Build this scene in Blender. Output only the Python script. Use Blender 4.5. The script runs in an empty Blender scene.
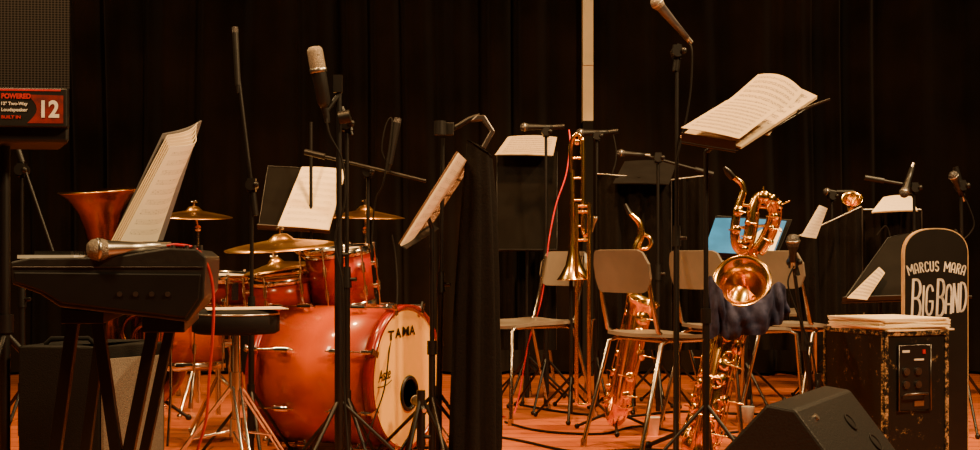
import bpy, math, random
from mathutils import Vector as V, Matrix as M, noise
random.seed(4)
# ---- survey calibration of the stage: metres from lens parameters -------------
F=1300.0; CAM_H=.75; HY=258.0
def P(px,py,d): return V(((px-490)*d/F, d, CAM_H-(py-HY)*d/F))
def G(px,d,z=0.0): return V(((px-490)*d/F, d, z))
Z=V((0,0,1))
# ------------------------------ materials --------------------------------------
def mat(name,col,rough=.5,metal=0.0,col2=None,scale=12,bump=0.0,spec=.5,sheen=0,coat=0,emit=None):
    m=bpy.data.materials.new(name); m.use_nodes=True
    nt=m.node_tree; b=nt.nodes['Principled BSDF']
    b.inputs['Roughness'].default_value=rough; b.inputs['Metallic'].default_value=metal
    b.inputs['Specular IOR Level'].default_value=spec
    b.inputs['Coat Weight'].default_value=coat
    if sheen: b.inputs['Sheen Weight'].default_value=sheen
    tc=nt.nodes.new('ShaderNodeTexCoord'); n=nt.nodes.new('ShaderNodeTexNoise')
    n.inputs['Scale'].default_value=scale; n.inputs['Detail'].default_value=5
    nt.links.new(tc.outputs['Object'],n.inputs['Vector'])
    r=nt.nodes.new('ShaderNodeValToRGB')
    c2=col2 if col2 else tuple(c*.72 for c in col)
    r.color_ramp.elements[0].position=.35; r.color_ramp.elements[1].position=.65
    r.color_ramp.elements[0].color=(*c2,1); r.color_ramp.elements[1].color=(*col,1)
    nt.links.new(n.outputs['Fac'],r.inputs['Fac']); nt.links.new(r.outputs['Color'],b.inputs['Base Color'])
    if bump:
        bp=nt.nodes.new('ShaderNodeBump'); bp.inputs['Strength'].default_value=bump; bp.inputs['Distance'].default_value=.01
        nt.links.new(n.outputs['Fac'],bp.inputs['Height']); nt.links.new(bp.outputs['Normal'],b.inputs['Normal'])
    return m
def nodes(m): return m.node_tree, m.node_tree.nodes, m.node_tree.links, m.node_tree.nodes['Principled BSDF']
black_metal=mat('black_powder_metal',(.006,.005,.005),.42,.0,spec=.35)
black_desk=mat('black_matte_desk',(.0075,.006,.005),.8,.0,spec=.08)
black_plastic=mat('black_plastic',(.010,.009,.009),.42,spec=.4)
grey_plastic=mat('charcoal_plastic',(.022,.020,.019),.40,bump=.1,scale=60)
wedge_m=mat('textured_wedge_paint',(.012,.011,.011),.5,bump=.2,scale=160,spec=.3)
rubber=mat('black_rubber',(.007,.006,.006),.8,spec=.2)
chrome=mat('chrome',(.86,.82,.76),.14,1.0,col2=(.72,.68,.62))
chair_metal=mat('dull_chrome_tube',(.50,.45,.38),.22,1.0,col2=(.34,.30,.26))
steel=mat('brushed_steel',(.60,.56,.5),.32,1.0)
dk_steel=mat('dark_steel',(.16,.14,.13),.35,.9)
brass=mat('lacquered_brass',(1.0,.66,.20),.19,1.0,col2=(.94,.52,.13),scale=20)
brass_dk=mat('aged_brass',(.36,.14,.035),.22,1.0,col2=(.12,.040,.012),scale=7)
bronze=mat('cymbal_bronze',(.88,.50,.16),.30,1.0,col2=(.52,.25,.08),scale=9)
black_cloth=mat('black_stand_cloth',(.0085,.0065,.0055),1.0,bump=.25,scale=140,spec=.05)
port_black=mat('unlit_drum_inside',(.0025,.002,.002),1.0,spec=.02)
drape_cloth=mat('black_pleated_drape',(.010,.0082,.0075),.95,bump=.25,scale=140,spec=.08)
curtain_m=mat('black_velour',(.0135,.0078,.0050),.95,col2=(.0045,.0028,.0020),scale=1.8,bump=.15,spec=.05,sheen=.06)
blue_cloth=mat('navy_cloth',(.042,.044,.090),.9,col2=(.022,.024,.052),scale=40,bump=.25,spec=.1)
blue_fold=mat('blue_folder_plastic',(.01,.17,.60),.4)
cream=mat('cream_card',(.90,.74,.50),.7,col2=(.82,.65,.42),scale=5)
red_p=mat('red_print',(.55,.012,.012),.5)
red_dk=mat('dark_red_print',(.22,.006,.006),.5,col2=(.09,.003,.003),scale=30)
white_p=mat('white_print',(.90,.87,.80),.5)
white_cup=mat('white_cup_paper',(.85,.8,.72),.5)
red_cable=mat('red_cable_rubber',(.75,.02,.03),.4)
ply=mat('grey_laminate',(.20,.165,.13),.42,col2=(.15,.125,.10),scale=6)
cover_grey=mat('grey_folder_card',(.16,.15,.16),.5)
black_paint=mat('black_sign_paint',(.006,.0055,.005),.45,spec=.3)
tan_edge=mat('pale_wood_edge',(.62,.42,.22),.55,scale=30)
amp_m=mat('black_tolex',(.006,.0055,.005),.7,bump=.3,scale=220,spec=.2)
grille_cloth=mat('grey_grille_cloth',(.20,.18,.14),.8,col2=(.12,.105,.085),scale=240,bump=.4)
drumhead=mat('coated_white_head',(.75,.68,.56),.5,scale=5)
mesh_ball=mat('steel_mesh_ball',(.34,.28,.22),.5,.7,col2=(.17,.14,.11),scale=300,bump=.5)
dark_mesh=mat('dark_mesh_ball',(.12,.11,.11),.45,.8,col2=(.03,.03,.03),scale=260,bump=.6)
wall_m=mat('dark_wall_paint',(.008,.006,.005),.8,scale=3,spec=.2)
cream_wall=mat('cream_wall_paint',(.92,.74,.46),.7,scale=3)
wood_clar=mat('black_resonite',(.015,.013,.012),.3)
wire_brown=mat('brown_wire',(.20,.10,.05),.4,.7)  # brown wire of the tilted stand's desk
bass_head=mat('bass_front_head',(.95,.52,.10),.45,col2=(.90,.47,.09),scale=3)
def worn_mat(name,lo,hi,tan,scale):
    w=mat(name,(.02,.018,.016),.55,spec=.25); nt,ns,lk,b=nodes(w)
    tc=ns.new('ShaderNodeTexCoord'); n=ns.new('ShaderNodeTexNoise'); n.inputs['Scale'].default_value=scale; n.inputs['Detail'].default_value=14; n.inputs['Roughness'].default_value=.85
    r=ns.new('ShaderNodeValToRGB')
    r.color_ramp.elements[0].position=lo; r.color_ramp.elements[0].color=(.006,.0055,.005,1)
    r.color_ramp.elements[1].position=hi; r.color_ramp.elements[1].color=tan
    lk.new(tc.outputs['Object'],n.inputs['Vector']); lk.new(n.outputs['Fac'],r.inputs['Fac']); lk.new(r.outputs['Color'],b.inputs['Base Color']); return w
worn=worn_mat('worn_black_paint',.585,.62,(.26,.17,.09,1),24)
worn_edge=worn_mat('worn_edge_paint',.50,.55,(.46,.30,.16,1),48)
# perforated grille
perf=mat('perforated_steel',(.05,.048,.05),.5,.3,spec=.3)
nt,ns,lk,b=nodes(perf)
tc=ns.new('ShaderNodeTexCoord'); vo=ns.new('ShaderNodeTexVoronoi'); vo.inputs['Scale'].default_value=1; vo.inputs['Randomness'].default_value=0
mp=ns.new('ShaderNodeMapping'); mp.inputs['Scale'].default_value=(38,58,1)
lk.new(tc.outputs['UV'],mp.inputs['Vector']); lk.new(mp.outputs[0],vo.inputs['Vector'])
r=ns.new('ShaderNodeValToRGB'); r.color_ramp.elements[0].position=.36; r.color_ramp.elements[0].color=(.0012,.0012,.0012,1)
r.color_ramp.elements[1].position=.44; r.color_ramp.elements[1].color=(.040,.034,.032,1)
lk.new(vo.outputs['Distance'],r.inputs['Fac']); lk.new(r.outputs['Color'],b.inputs['Base Color'])
# printed music page
def page_mat(name,base,ink_=.7,thr=.62):
    m=mat(name,base,.75); nt,ns,lk,b=nodes(m)
    tc=ns.new('ShaderNodeTexCoord'); sp=ns.new('ShaderNodeSeparateXYZ'); lk.new(tc.outputs['UV'],sp.inputs[0])
    def mth(op,a,bv=None):
        x=ns.new('ShaderNodeMath'); x.operation=op
        for i,q in enumerate((a,bv)):
            if q is None: continue
            if isinstance(q,(int,float)): x.inputs[i].default_value=q
            else: lk.new(q,x.inputs[i])
        return x.outputs[0]
    y=sp.outputs[1]; x=sp.outputs[0]
    stave=mth('FRACT',mth('MULTIPLY',y,10.0)); inb=mth('LESS_THAN',stave,.5)
    fine=mth('LESS_THAN',mth('FRACT',mth('MULTIPLY',y,90.0)),.25)
    n=ns.new('ShaderNodeTexNoise'); n.inputs['Scale'].default_value=60; lk.new(tc.outputs['UV'],n.inputs['Vector'])
    notes=mth('GREATER_THAN',n.outputs['Fac'],thr)
    edge=mth('LESS_THAN',mth('ABSOLUTE',mth('SUBTRACT',x,.5)),.42); edgey=mth('LESS_THAN',mth('ABSOLUTE',mth('SUBTRACT',y,.5)),.44)
    ink=mth('MULTIPLY',mth('MULTIPLY',inb,mth('MAXIMUM',mth('MULTIPLY',fine,.45),mth('MULTIPLY',notes,ink_))),mth('MULTIPLY',edge,edgey))
    mx=ns.new('ShaderNodeMix'); mx.data_type='RGBA'; lk.new(ink,mx.inputs['Factor'])
    mx.inputs['A'].default_value=(*base,1); mx.inputs['B'].default_value=(.16,.12,.09,1)
    lk.new(mx.outputs['Result'],b.inputs['Base Color']); return m
page=page_mat('music_page',(.90,.79,.60)); page2=page_mat('music_page_warm',(.88,.71,.46)); page3=page_mat('music_page_dark',(.50,.38,.23),.95,.50)
# stage floor boards
floor_m=mat('stage_boards',(.5,.2,.08),.36); nt,ns,lk,b=nodes(floor_m)
tc=ns.new('ShaderNodeTexCoord'); br=ns.new('ShaderNodeTexBrick'); br.inputs['Scale'].default_value=1
br.inputs['Brick Width'].default_value=2.2; br.inputs['Row Height'].default_value=.13; br.inputs['Mortar Size'].default_value=.004
br.inputs['Color1'].default_value=(.74,.19,.045,1); br.inputs['Color2'].default_value=(.54,.13,.03,1); br.inputs['Mortar'].default_value=(.04,.015,.008,1)
n=ns.new('ShaderNodeTexNoise'); n.inputs['Scale'].default_value=5; n.inputs['Detail'].default_value=8
mp=ns.new('ShaderNodeMapping'); mp.inputs['Scale'].default_value=(1,9,1)
lk.new(tc.outputs['Object'],br.inputs['Vector']); lk.new(tc.outputs['Object'],mp.inputs[0]); lk.new(mp.outputs[0],n.inputs['Vector'])
mx=ns.new('ShaderNodeMix'); mx.data_type='RGBA'; mx.blend_type='MULTIPLY'; mx.inputs['Factor'].default_value=.4
lk.new(br.outputs['Color'],mx.inputs['A']); lk.new(n.outputs['Fac'],mx.inputs['B']); lk.new(mx.outputs['Result'],b.inputs['Base Color'])
# lacquer colour: fades from dark ends to a brighter middle along an axis
def axis_fade(name,axis,lo,hi,mid=(.62,.095,.0),end=(.14,.0025,.0)):
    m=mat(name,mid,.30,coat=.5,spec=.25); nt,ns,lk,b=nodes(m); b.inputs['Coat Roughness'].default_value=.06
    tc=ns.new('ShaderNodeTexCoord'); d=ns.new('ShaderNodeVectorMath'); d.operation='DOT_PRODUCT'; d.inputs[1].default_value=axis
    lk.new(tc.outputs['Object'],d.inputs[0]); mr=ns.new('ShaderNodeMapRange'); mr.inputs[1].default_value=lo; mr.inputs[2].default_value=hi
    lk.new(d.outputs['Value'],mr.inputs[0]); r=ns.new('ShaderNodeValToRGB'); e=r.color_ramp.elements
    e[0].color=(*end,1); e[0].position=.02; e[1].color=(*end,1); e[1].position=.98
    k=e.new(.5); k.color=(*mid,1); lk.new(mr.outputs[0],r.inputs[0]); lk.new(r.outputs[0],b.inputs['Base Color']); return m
# ------------------------------ mesh building -----------------------------------
ALL=[]
class MB:
    def __init__(s,owner,name,m,parent=None,label=None,bevel=0,kind=None):
        s.owner=owner;s.name=name;s.m=m if isinstance(m,list) else [m];s.parent=parent;s.label=label
        s.v=[];s.f=[];s.mi=[];s.sm=[];s.uv=[];s.bevel=bevel;s.xf=owner.xf;s.kind=kind;s.obj=None
    def add(s,vs,fs,sm=True,mi=0,uv=None):
        o=len(s.v); X=s.xf
        s.v+=[(X@V(p)) if X else V(p) for p in vs]
        s.uv+= uv if uv else [(0,0)]*len(vs)
        for f in fs:
            s.f.append([i+o for i in f]); s.mi.append(mi); s.sm.append(sm)
        return s
    def tube(s,pts,r,seg=8,closed=False,mi=0,caps=True,smooth=0,elong=None):
        pts=[V(p) for p in pts]
        if smooth: 
            if isinstance(r,(list,tuple)):
                rp=spline([V((q,0,0)) for q in r],smooth); r=[max(q.x,.0005) for q in rp]
            pts=spline(pts,smooth)
        n=len(pts); rs=r if isinstance(r,(list,tuple)) else [r]*n
        vs=[];fs=[]
        t0=(pts[1]-pts[0]).normalized(); up=V((0,0,1)) if abs(t0.z)<.9 else V((1,0,0))
        nrm=(up-t0*up.dot(t0)).normalized()
        for i,p in enumerate(pts):
            if closed: t=(pts[(i+1)%n]-pts[i-1]).normalized()
            else:
                a=pts[max(i-1,0)];c=pts[min(i+1,n-1)]; t=(c-a)
                t=t.normalized() if t.length>1e-9 else t0
            nrm=nrm-t*nrm.dot(t)
            nrm=nrm.normalized() if nrm.length>1e-6 else t.orthogonal().normalized()
            bn=t.cross(nrm)
            for k in range(seg):
                a=2*math.pi*k/seg; vs.append(p+(nrm*math.cos(a)+bn*math.sin(a))*rs[i])
        rng=n if closed else n-1
        for i in range(rng):
            j=(i+1)%n
            for k in range(seg):
                l=(k+1)%seg; fs.append((i*seg+k,i*seg+l,j*seg+l,j*seg+k))
        s.add(vs,fs,True,mi)
        if caps and not closed:
            s.add(vs[:seg],[tuple(range(seg))[::-1]],False,mi); s.add(vs[-seg:],[tuple(range(seg))],False,mi)
        return s
    def cyl(s,a,b,r0,r1=None,seg=12,mi=0): return s.tube([a,b],[r0,r0 if r1 is None else r1],seg,mi=mi)
    def para(s,o,u,v,w,mi=0):   # parallelepiped from a corner
        o,u,v,w=V(o),V(u),V(v),V(w)
        vs=[o,o+u,o+u+v,o+v,o+w,o+u+w,o+u+v+w,o+v+w]
        return s.add(vs,[(0,3,2,1),(4,5,6,7),(0,1,5,4),(1,2,6,5),(2,3,7,6),(3,0,4,7)],False,mi)
    def box(s,c,sz,rot=0,mi=0):
        R=M.Rotation(rot,3,'Z'); u=R@V((sz[0],0,0)); v=R@V((0,sz[1],0)); w=V((0,0,sz[2]))
        return s.para(V(c)-u/2-v/2-w/2,u,v,w,mi)
    def prism(s,pts,w,mi=0):
        w=V(w); n=len(pts); vs=[V(p) for p in pts]+[V(p)+w for p in pts]
        s.add(vs,[tuple(range(n))[::-1],tuple(range(n,2*n))]+[(i,(i+1)%n,n+(i+1)%n,n+i) for i in range(n)],False,mi); return s
    def lathe(s,prof,o,ax,seg=32,mi=0,close=False):
        ax=V(ax).normalized(); o=V(o); a=ax.orthogonal().normalized(); c=ax.cross(a); vs=[];fs=[]
        for (r,h) in prof:
            for k in range(seg):
                t=2*math.pi*k/seg; vs.append(o+ax*h+(a*math.cos(t)+c*math.sin(t))*r)
        m=len(prof)
        for i in range(m if close else m-1):
            j=(i+1)%m
            for k in range(seg):
                l=(k+1)%seg; fs.append((i*seg+k,i*seg+l,j*seg+l,j*seg+k))
        return s.add(vs,fs,True,mi)
    def sph(s,c,r,sc=(1,1,1),mi=0,seg=14):
        vs=[];fs=[];c=V(c);R=seg//2+1
        for i in range(R+1):
            ph=math.pi*i/R
            for k in range(seg):
                t=2*math.pi*k/seg; vs.append(c+V((r*sc[0]*math.sin(ph)*math.cos(t),r*sc[1]*math.sin(ph)*math.sin(t),r*sc[2]*math.cos(ph))))
        for i in range(R):
            for k in range(seg):
                l=(k+1)%seg; fs.append((i*seg+k,(i+1)*seg+k,(i+1)*seg+l,i*seg+l))
        return s.add(vs,fs,True,mi)
    def ring(s,c,ax,R,r,seg=32,rs=8,mi=0):
        return s.lathe([(R+r*math.cos(2*math.pi*k/rs),r*math.sin(2*math.pi*k/rs)) for k in range(rs)],c,ax,seg,mi,close=True)
    def grid(s,fn,nx,ny,th=0,mi=0,smooth=True):
        vs=[];uv=[];fs=[]
        for j in range(ny+1):
            for i in range(nx+1):
                vs.append(V(fn(i/nx,j/ny))); uv.append((i/nx,j/ny))
        W=nx+1
        for j in range(ny):
            for i in range(nx): fs.append((j*W+i,j*W+i+1,(j+1)*W+i+1,(j+1)*W+i))
        if th:
            N=len(vs)
            nv=[]
            for j in range(ny+1):
                for i in range(nx+1):
                    a=vs[j*W+min(i+1,nx)]-vs[j*W+max(i-1,0)]; c=vs[min(j+1,ny)*W+i]-vs[max(j-1,0)*W+i]
                    nn=a.cross(c); nn=nn.normalized() if nn.length>1e-12 else V((0,-1,0)); nv.append(vs[j*W+i]-nn*th)
            vs2=vs+nv; uv2=uv+uv; f2=fs+[tuple(q+N for q in f)[::-1] for f in fs]
            s.add(vs2,f2,smooth,mi,uv2)
            ed=[i for i in range(W)]+[j*W+nx for j in range(1,ny+1)]+[ny*W+i for i in range(nx-1,-1,-1)]+[j*W for j in range(ny-1,0,-1)]
            ev=[vs[e] for e in ed]+[nv[e] for e in ed]; m=len(ed)
            s.add(ev,[(i,m+i,m+(i+1)%m,(i+1)%m) for i in range(m)],False,mi); return s
        return s.add(vs,fs,smooth,mi,uv)
    def rpanel(s,w,h,r,th,fn,nx=14,ny=5,mi=0):
        def g(a,c):
            x=(a-.5)*w; ax=abs(x)-(w/2-r); lim=h/2-(r-math.sqrt(max(r*r-ax*ax,0)) if ax>0 else 0)
            return fn(x,(c-.5)*2*lim)
        return s.grid(g,nx,ny,th,mi)
    def quad(s,bl,br,tr,tl,th=.002,n=6,curl=0,mi=0):
        bl,br,tr,tl=map(V,(bl,br,tr,tl)); nn=(br-bl).cross(tl-bl).normalized()
        def g(a,c): return (bl*(1-a)+br*a)*(1-c)+(tl*(1-a)+tr*a)*c+nn*curl*math.sin(a*math.pi)*(.4+.6*c)
        return s.grid(g,n,n,th,mi)
    def text(s,txt,o,u,v,width,height=None,mi=0,ext=.0015,shear=0,bold=0):
        cu=bpy.data.curves.new('t','FONT'); cu.body=txt; cu.size=1; cu.extrude=0; cu.offset=bold; cu.shear=shear
        ob=bpy.data.objects.new('t',cu); bpy.context.scene.collection.objects.link(ob)
        dg=bpy.context.evaluated_depsgraph_get(); me=bpy.data.meshes.new_from_object(ob.evaluated_get(dg))
        xs=[p.co.x for p in me.vertices]; ys=[p.co.y for p in me.vertices]
        x0,x1,y0,y1=min(xs),max(xs),min(ys),max(ys); k=width/(x1-x0); ky=(height/(y1-y0)) if height else k
        u,v,o=V(u).normalized(),V(v).normalized(),V(o); nn=u.cross(v).normalized()
        vs=[o+u*((p.co.x-x0)*k)+v*((p.co.y-y0)*ky)+nn*ext for p in me.vertices]
        s.add(vs,[tuple(p.vertices) for p in me.polygons],False,mi)
        bpy.data.objects.remove(ob); bpy.data.curves.remove(cu); bpy.data.meshes.remove(me); return s
class T:
    def __init__(s,name,label,cat,base,group=None,kind=None,solo=False,xf=None):
        s.name=name;s.label=label;s.cat=cat;s.base=V(base);s.group=group;s.kind=kind;s.solo=solo;s.xf=xf;s.parts=[];ALL.append(s)
    def part(s,name,m,parent=None,label=None,bevel=0,kind=None):
        q=MB(s,name,m,parent,label,bevel,kind); s.parts.append(q); return q
def spline(p,n):
    out=[];L=len(p)
    for i in range(L-1):
        a=p[max(i-1,0)];b=p[i];c=p[i+1];d=p[min(i+2,L-1)]
        for k in range(n):
            t=k/n; out.append(.5*((2*b)+(c-a)*t+(2*a-5*b+4*c-d)*t*t+(3*b-a-3*c+d)*t**3))
    out.append(p[-1]); return out
def finalize():
    col=bpy.context.scene.collection
    for t in ALL:
        def mk(q,par):
            me=bpy.data.meshes.new(q.name); me.from_pydata([p-t.base for p in q.v],[],q.f)
            for m in q.m: me.materials.append(m)
            me.polygons.foreach_set('material_index',q.mi); me.polygons.foreach_set('use_smooth',q.sm)
            ul=me.uv_layers.new(name='UVMap'); 
            for l in me.loops: ul.data[l.index].uv=q.uv[l.vertex_index]
            me.update()
            o=bpy.data.objects.new(q.name,me); col.objects.link(o)
            if q.bevel:
                bm=o.modifiers.new('bevel','BEVEL'); bm.width=q.bevel; bm.segments=2; bm.limit_method='ANGLE'
            if par: o.parent=par
            if q.label: o['label']=q.label
            if q.kind: o['kind']=q.kind
            q.obj=o; return o
        if t.solo:
            o=mk(t.parts[0],None); o.name=t.name; o.location=t.base; root=o
        else:
            root=bpy.data.objects.new(t.name,None); root.empty_display_size=.1; root.location=t.base; col.objects.link(root)
            for q in t.parts: mk(q,q.parent.obj if q.parent else root)
        if t.kind: root['kind']=t.kind
        if t.kind!='structure': root['category']=t.cat
        root['label']=t.label
        if t.group: root['group']=t.group
# ================================ SETTING =======================================
f=T('floor','varnished orange-brown wooden stage boards','floor',(0,4,0),kind='structure',solo=True); f.part('floor',floor_m).box((0,4.2,-.05),(10,10.4,.1))
w=T('wall_back','dark painted wall behind the curtains','wall',(0,9.2,0),kind='structure',solo=True); w.part('wall_back',wall_m).box((0,9.3,2.2),(10,.2,4.6))
w=T('wall_left','dark side wall of the stage','wall',(-4.9,4,0),kind='structure',solo=True); w.part('wall_left',wall_m).box((-4.9,4.2,2.2),(.2,10.0,4.6))
w=T('wall_right','dark side wall of the stage','wall',(4.9,4,0),kind='structure',solo=True); w.part('wall_right',wall_m).box((4.9,4.2,2.2),(.2,10.0,4.6))
w=T('ceiling','dark stage ceiling','ceiling',(0,4,4.5),kind='structure',solo=True); w.part('ceiling',wall_m).box((0,4.2,4.6),(10,10.4,.2))
w=T('trim_1','cream painted upper part of wall pier between the curtains','trim',(.62,8.6,0),kind='structure',solo=True)
a=w.part('trim_1',cream_wall); a.box((.6215,8.72,3.05),(.066,.96,2.86)); a.box((.6215,8.235,1.98),(.066,.012,.018))
w=T('trim_2','dark painted lower part of wall pier between the curtains','trim',(.62,8.6,0),kind='structure',solo=True)
w.part('trim_2',wall_m).box((.6215,8.72,.81),(.066,.96,1.62))
def curtain(x0,x1,label,seed,edge=0):
    t=T('stage_curtain',label,'curtain',(( x0+x1)/2,8.3,0),group='black stage curtains',solo=True)
    q=t.part('stage_curtain',curtain_m); L=x1-x0; nx=int(L*95)
    def g(a,c):
        x=x0+a*L; z=.02+c*4.3
        ph=x*22+9*noise.noise(V((x*1.1,seed,z*.04)))+.5*noise.noise(V((x*3,z*.7,seed)))
        am=.065+.075*noise.noise(V((x*1.7,seed+4,z*.18)))
        e=min(abs(x-.58),abs(x-.66)); am*=min(1,e/.25+.15)
        y=8.35+am*math.sin(ph)+.018*math.sin(ph*2.3+1+z*.4)*min(1,e*3)+.06*noise.noise(V((x*.8,z*.5,seed)))*min(1,e*3)
        return V((x+(.014*math.cos(ph) if 0<a<1 else 0),y,z))
    q.grid(g,nx,22)
curtain(-4.6,.584,'black pleated velour stage curtain hanging full height',1.3)
curtain(.659,4.6,'black pleated velour stage curtain hanging beside wall pier',7.7)
# ============================== GENERIC BUILDERS ================================
def tripod_legs(t,name,m,c,h,r,rot,rad=.007,z0=.012,feet=True):
    c=V(c)
    for k in range(3):
        a=rot+k*2*math.pi/3; q=t.part(name,m); e=c+V((math.cos(a)*r,math.sin(a)*r,z0-c.z))
        q.cyl(V((c.x,c.y,h)),e,rad,rad*.85,8)
        if feet: q.sph(e,rad*1.7,seg=8)
def mic_stand(px,d,top,boom=None,base='tripod',label='black boom microphone stand on the stage',rot=.5,lean=None,r=.22,cat='microphone stand',mm=None,heavy=1.0):
    mm=mm or black_metal
    b=G(px,d); t=T('microphone_stand',label,cat,b); topP=V(top) if not isinstance(top,(int,float)) else P(px,top,d)
    if base=='tripod':
        tripod_legs(t,'leg',mm,b,.26,r,rot)
        t.part('leg_collar',mm).cyl(b+V((0,0,.08)),b+V((0,0,.28)),.015)
    else:
        t.part('base',mm).lathe([(0,0.0),(.125,0),(.125,.012),(.115,.02),(.03,.028),(.018,.05),(0,.05)],b,Z,32)
    mid=b.lerp(topP,.55)
    q=t.part('pole',mm); q.cyl(b+V((0,0,.02)),mid,.0115*heavy,None,12); q.cyl(mid,topP,.0075*heavy,None,10)
    q=t.part('clutch',mm); q.cyl(mid-V((0,0,.03)),mid+V((0,0,.045)),.017,.013,12); q.cyl(mid,mid+V((.035,-.01,0)),.007,.007,8)
    if boom:
        p1,p2=V(boom[0]),V(boom[1]); q=t.part('boom_arm',mm); q.cyl(p1,p2,.007*heavy,None,10)
        dv=(p2-p1).normalized(); q.cyl(p1-dv*.04,p1+dv*.05,.013,None,10)
        q=t.part('boom_clamp',mm); q.cyl(topP+V((0,-.03,0)),topP+V((0,.03,0)),.021,None,14); q.sph(topP+V((.02,-.03,0)),.012,seg=8); q.box(topP,(.03,.03,.05))
    return t
def microphone(tip,tail,kind='vocal',label='black handheld vocal microphone clipped to its stand',R=.024,bm=None,gm=None):
    """tip = grille end"""
    tip,tail=V(tip),V(tail); ax=(tail-tip).normalized(); L=(tail-tip).length
    t=T('microphone',label,'microphone',tail)
    if kind=='vocal':
        t.part('grille',gm or mesh_ball).lathe([(0,0),(R*.6,R*.12),(R*.93,R*.5),(R*1.05,R*1.0),(R*1.0,R*1.5),(R*.85,R*1.9)],tip,ax,24)
        t.part('grille_band',steel).lathe([(R*1.02,R*.95),(R*1.1,R*1.0),(R*1.1,R*1.25),(R*1.02,R*1.3)],tip,ax,24)
        t.part('body',bm or black_plastic).lathe([(R*.85,R*1.9),(R*.8,R*2.2),(R*.62,L*.6),(R*.5,L),(0,L)],tip,ax,20)
        t.part('connector',steel).cyl(tail,tail+ax*.025,R*.42)
    elif kind=='pencil':
        t.part('grille',dark_mesh).cyl(tip,tip+ax*.02,R*.95,R,16)
        t.part('body',bm or black_plastic).cyl(tip+ax*.02,tail,R,R*.9,16); t.part('connector',black_plastic).cyl(tail,tail+ax*.03,R*.75,R*.5)
    elif kind=='large':
        t.part('grille',gm or mesh_ball).lathe([(0,0),(R*.7,.003),(R*.95,.012),(R,.02),(R,L*.40)],tip,ax,24)
        t.part('grille_band',steel).lathe([(R*1.02,L*.36),(R*1.08,L*.37),(R*1.08,L*.42),(R*1.02,L*.43)],tip,ax,24)
        t.part('body',bm or black_plastic).lathe([(R*.95,L*.40),(R*.85,L*.9),(R*.5,L),(0,L)],tip,ax,24)
        t.part('connector',black_plastic).cyl(tail,tail+ax*.05,R*.5,R*.35)
    return t
def music_stand(bl,br,tr,tl,foot,label,cloth=False,wire=False,rot=.3,r=.24,m=None,legs=True,bars=6,wm=None):
    bl,br,tr,tl,foot=map(V,(bl,br,tr,tl,foot)); t=T('music_stand',label,'music stand',foot); m=m or black_metal
    n=(br-bl).cross(tl-bl).normalized(); 
    if wire:
        q=t.part('desk',wm or m)
        for k in range(bars):
            a=k/(bars-1); q.cyl(bl.lerp(br,a),tl.lerp(tr,a),.003,None,6)
        for k in (0,.25,.5,.75,1): q.cyl(bl.lerp(tl,k),br.lerp(tr,k),.0035,None,6)
    else:
        q=t.part('desk',black_desk); q.quad(bl,br,tr,tl,.004,4)
        q=t.part('desk_rim',m); q.tube([bl,br,tr,tl],.0032,6,closed=True)
    q=t.part('desk_lip',m); u=(tl-bl).normalized(); side=(br-bl).normalized(); nn=side.cross(u)
    q.cyl(bl,br,.006,None,6)
    q.para(bl-u*.004,(br-bl),nn*.035,u*.004)
    c=(bl+br)/2*.75+(tl+tr)/2*.25; c=c-nn*.006; top=V((foot.x,foot.y,c.z-.05))
    q=t.part('pole',m); mid=foot.lerp(top,.5); q.cyl(foot+V((0,0,.03)),mid,.0125); q.cyl(mid,top,.0085); q.tube([top,c],.008,8)
    q.cyl(mid-V((0,0,.03)),mid+V((0,0,.02)),.018)
    if legs: tripod_legs(t,'leg',m,foot,.25,r,rot)
    return t
def sheets(bl,br,tr,tl,label,n=2,m=None,curl=.006,name='sheet_music',off=.006,cat='sheet music'):
    bl,br,tr,tl=map(V,(bl,br,tr,tl)); nn=(br-bl).cross(tl-bl).normalized(); t=T(name,label,cat,bl)
    for k in range(n):
        s=random.uniform(-.006,.006); o=nn*(off+.003*k)+(br-bl).normalized()*s
        t.part('page',m or page).quad(bl+o,br+o,tr+o+nn*.002*k,tl+o,.0012,8,curl*(1+k*.4))
    return t
def chair(px,d,yaw,label,pz=1.0):
    b=G(px,d); X=M.Translation(b)@M.Rotation(yaw,4,'Z')
    t=T('stacking_chair',label,'chair',b,group='grey laminate band chairs',xf=X)
    q=t.part('seat',ply); q.rpanel(.38,.37,.07,.014,lambda x,y:V((y,-x,.448+.012*(y/.2)**2*(1 if y<0 else -1)+.01*(x/.2)**2)),16,8)
    q=t.part('backrest',ply); q.rpanel(.355,.165,.055,.012,lambda x,y:V((-.205-.035*(1-(x/.2)**2)-y*.16,x,.70+y)),16,6)
    for s in (-1,1):
        q=t.part('leg',chair_metal); q.tube([(.16,s*.155,.435),(.19,s*.175,.42),(.215,s*.20,0.012)],.0095,8); q.cyl((.215,s*.20,0.0),(.215,s*.20,.03),.0125)
        q=t.part('leg',chair_metal); q.tube([(-.12,s*.155,.435),(-.16,s*.17,.42),(-.27,s*.19,0.012)],.0095,8); q.cyl((-.27,s*.19,0.0),(-.268,s*.19,.03),.0125)
    q=t.part('frame',chair_metal)
    for s in (-1,1):
        q.tube([(.16,s*.155,.435),(-.12,s*.155,.435),(-.17,s*.165,.47),(-.20,s*.162,.60),(-.222,s*.15,.76)],.0095,8)
    q.cyl((.13,-.155,.432),(.13,.155,.432),.008); q.cyl((-.12,-.155,.432),(-.12,.155,.432),.008)
    return t
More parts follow.
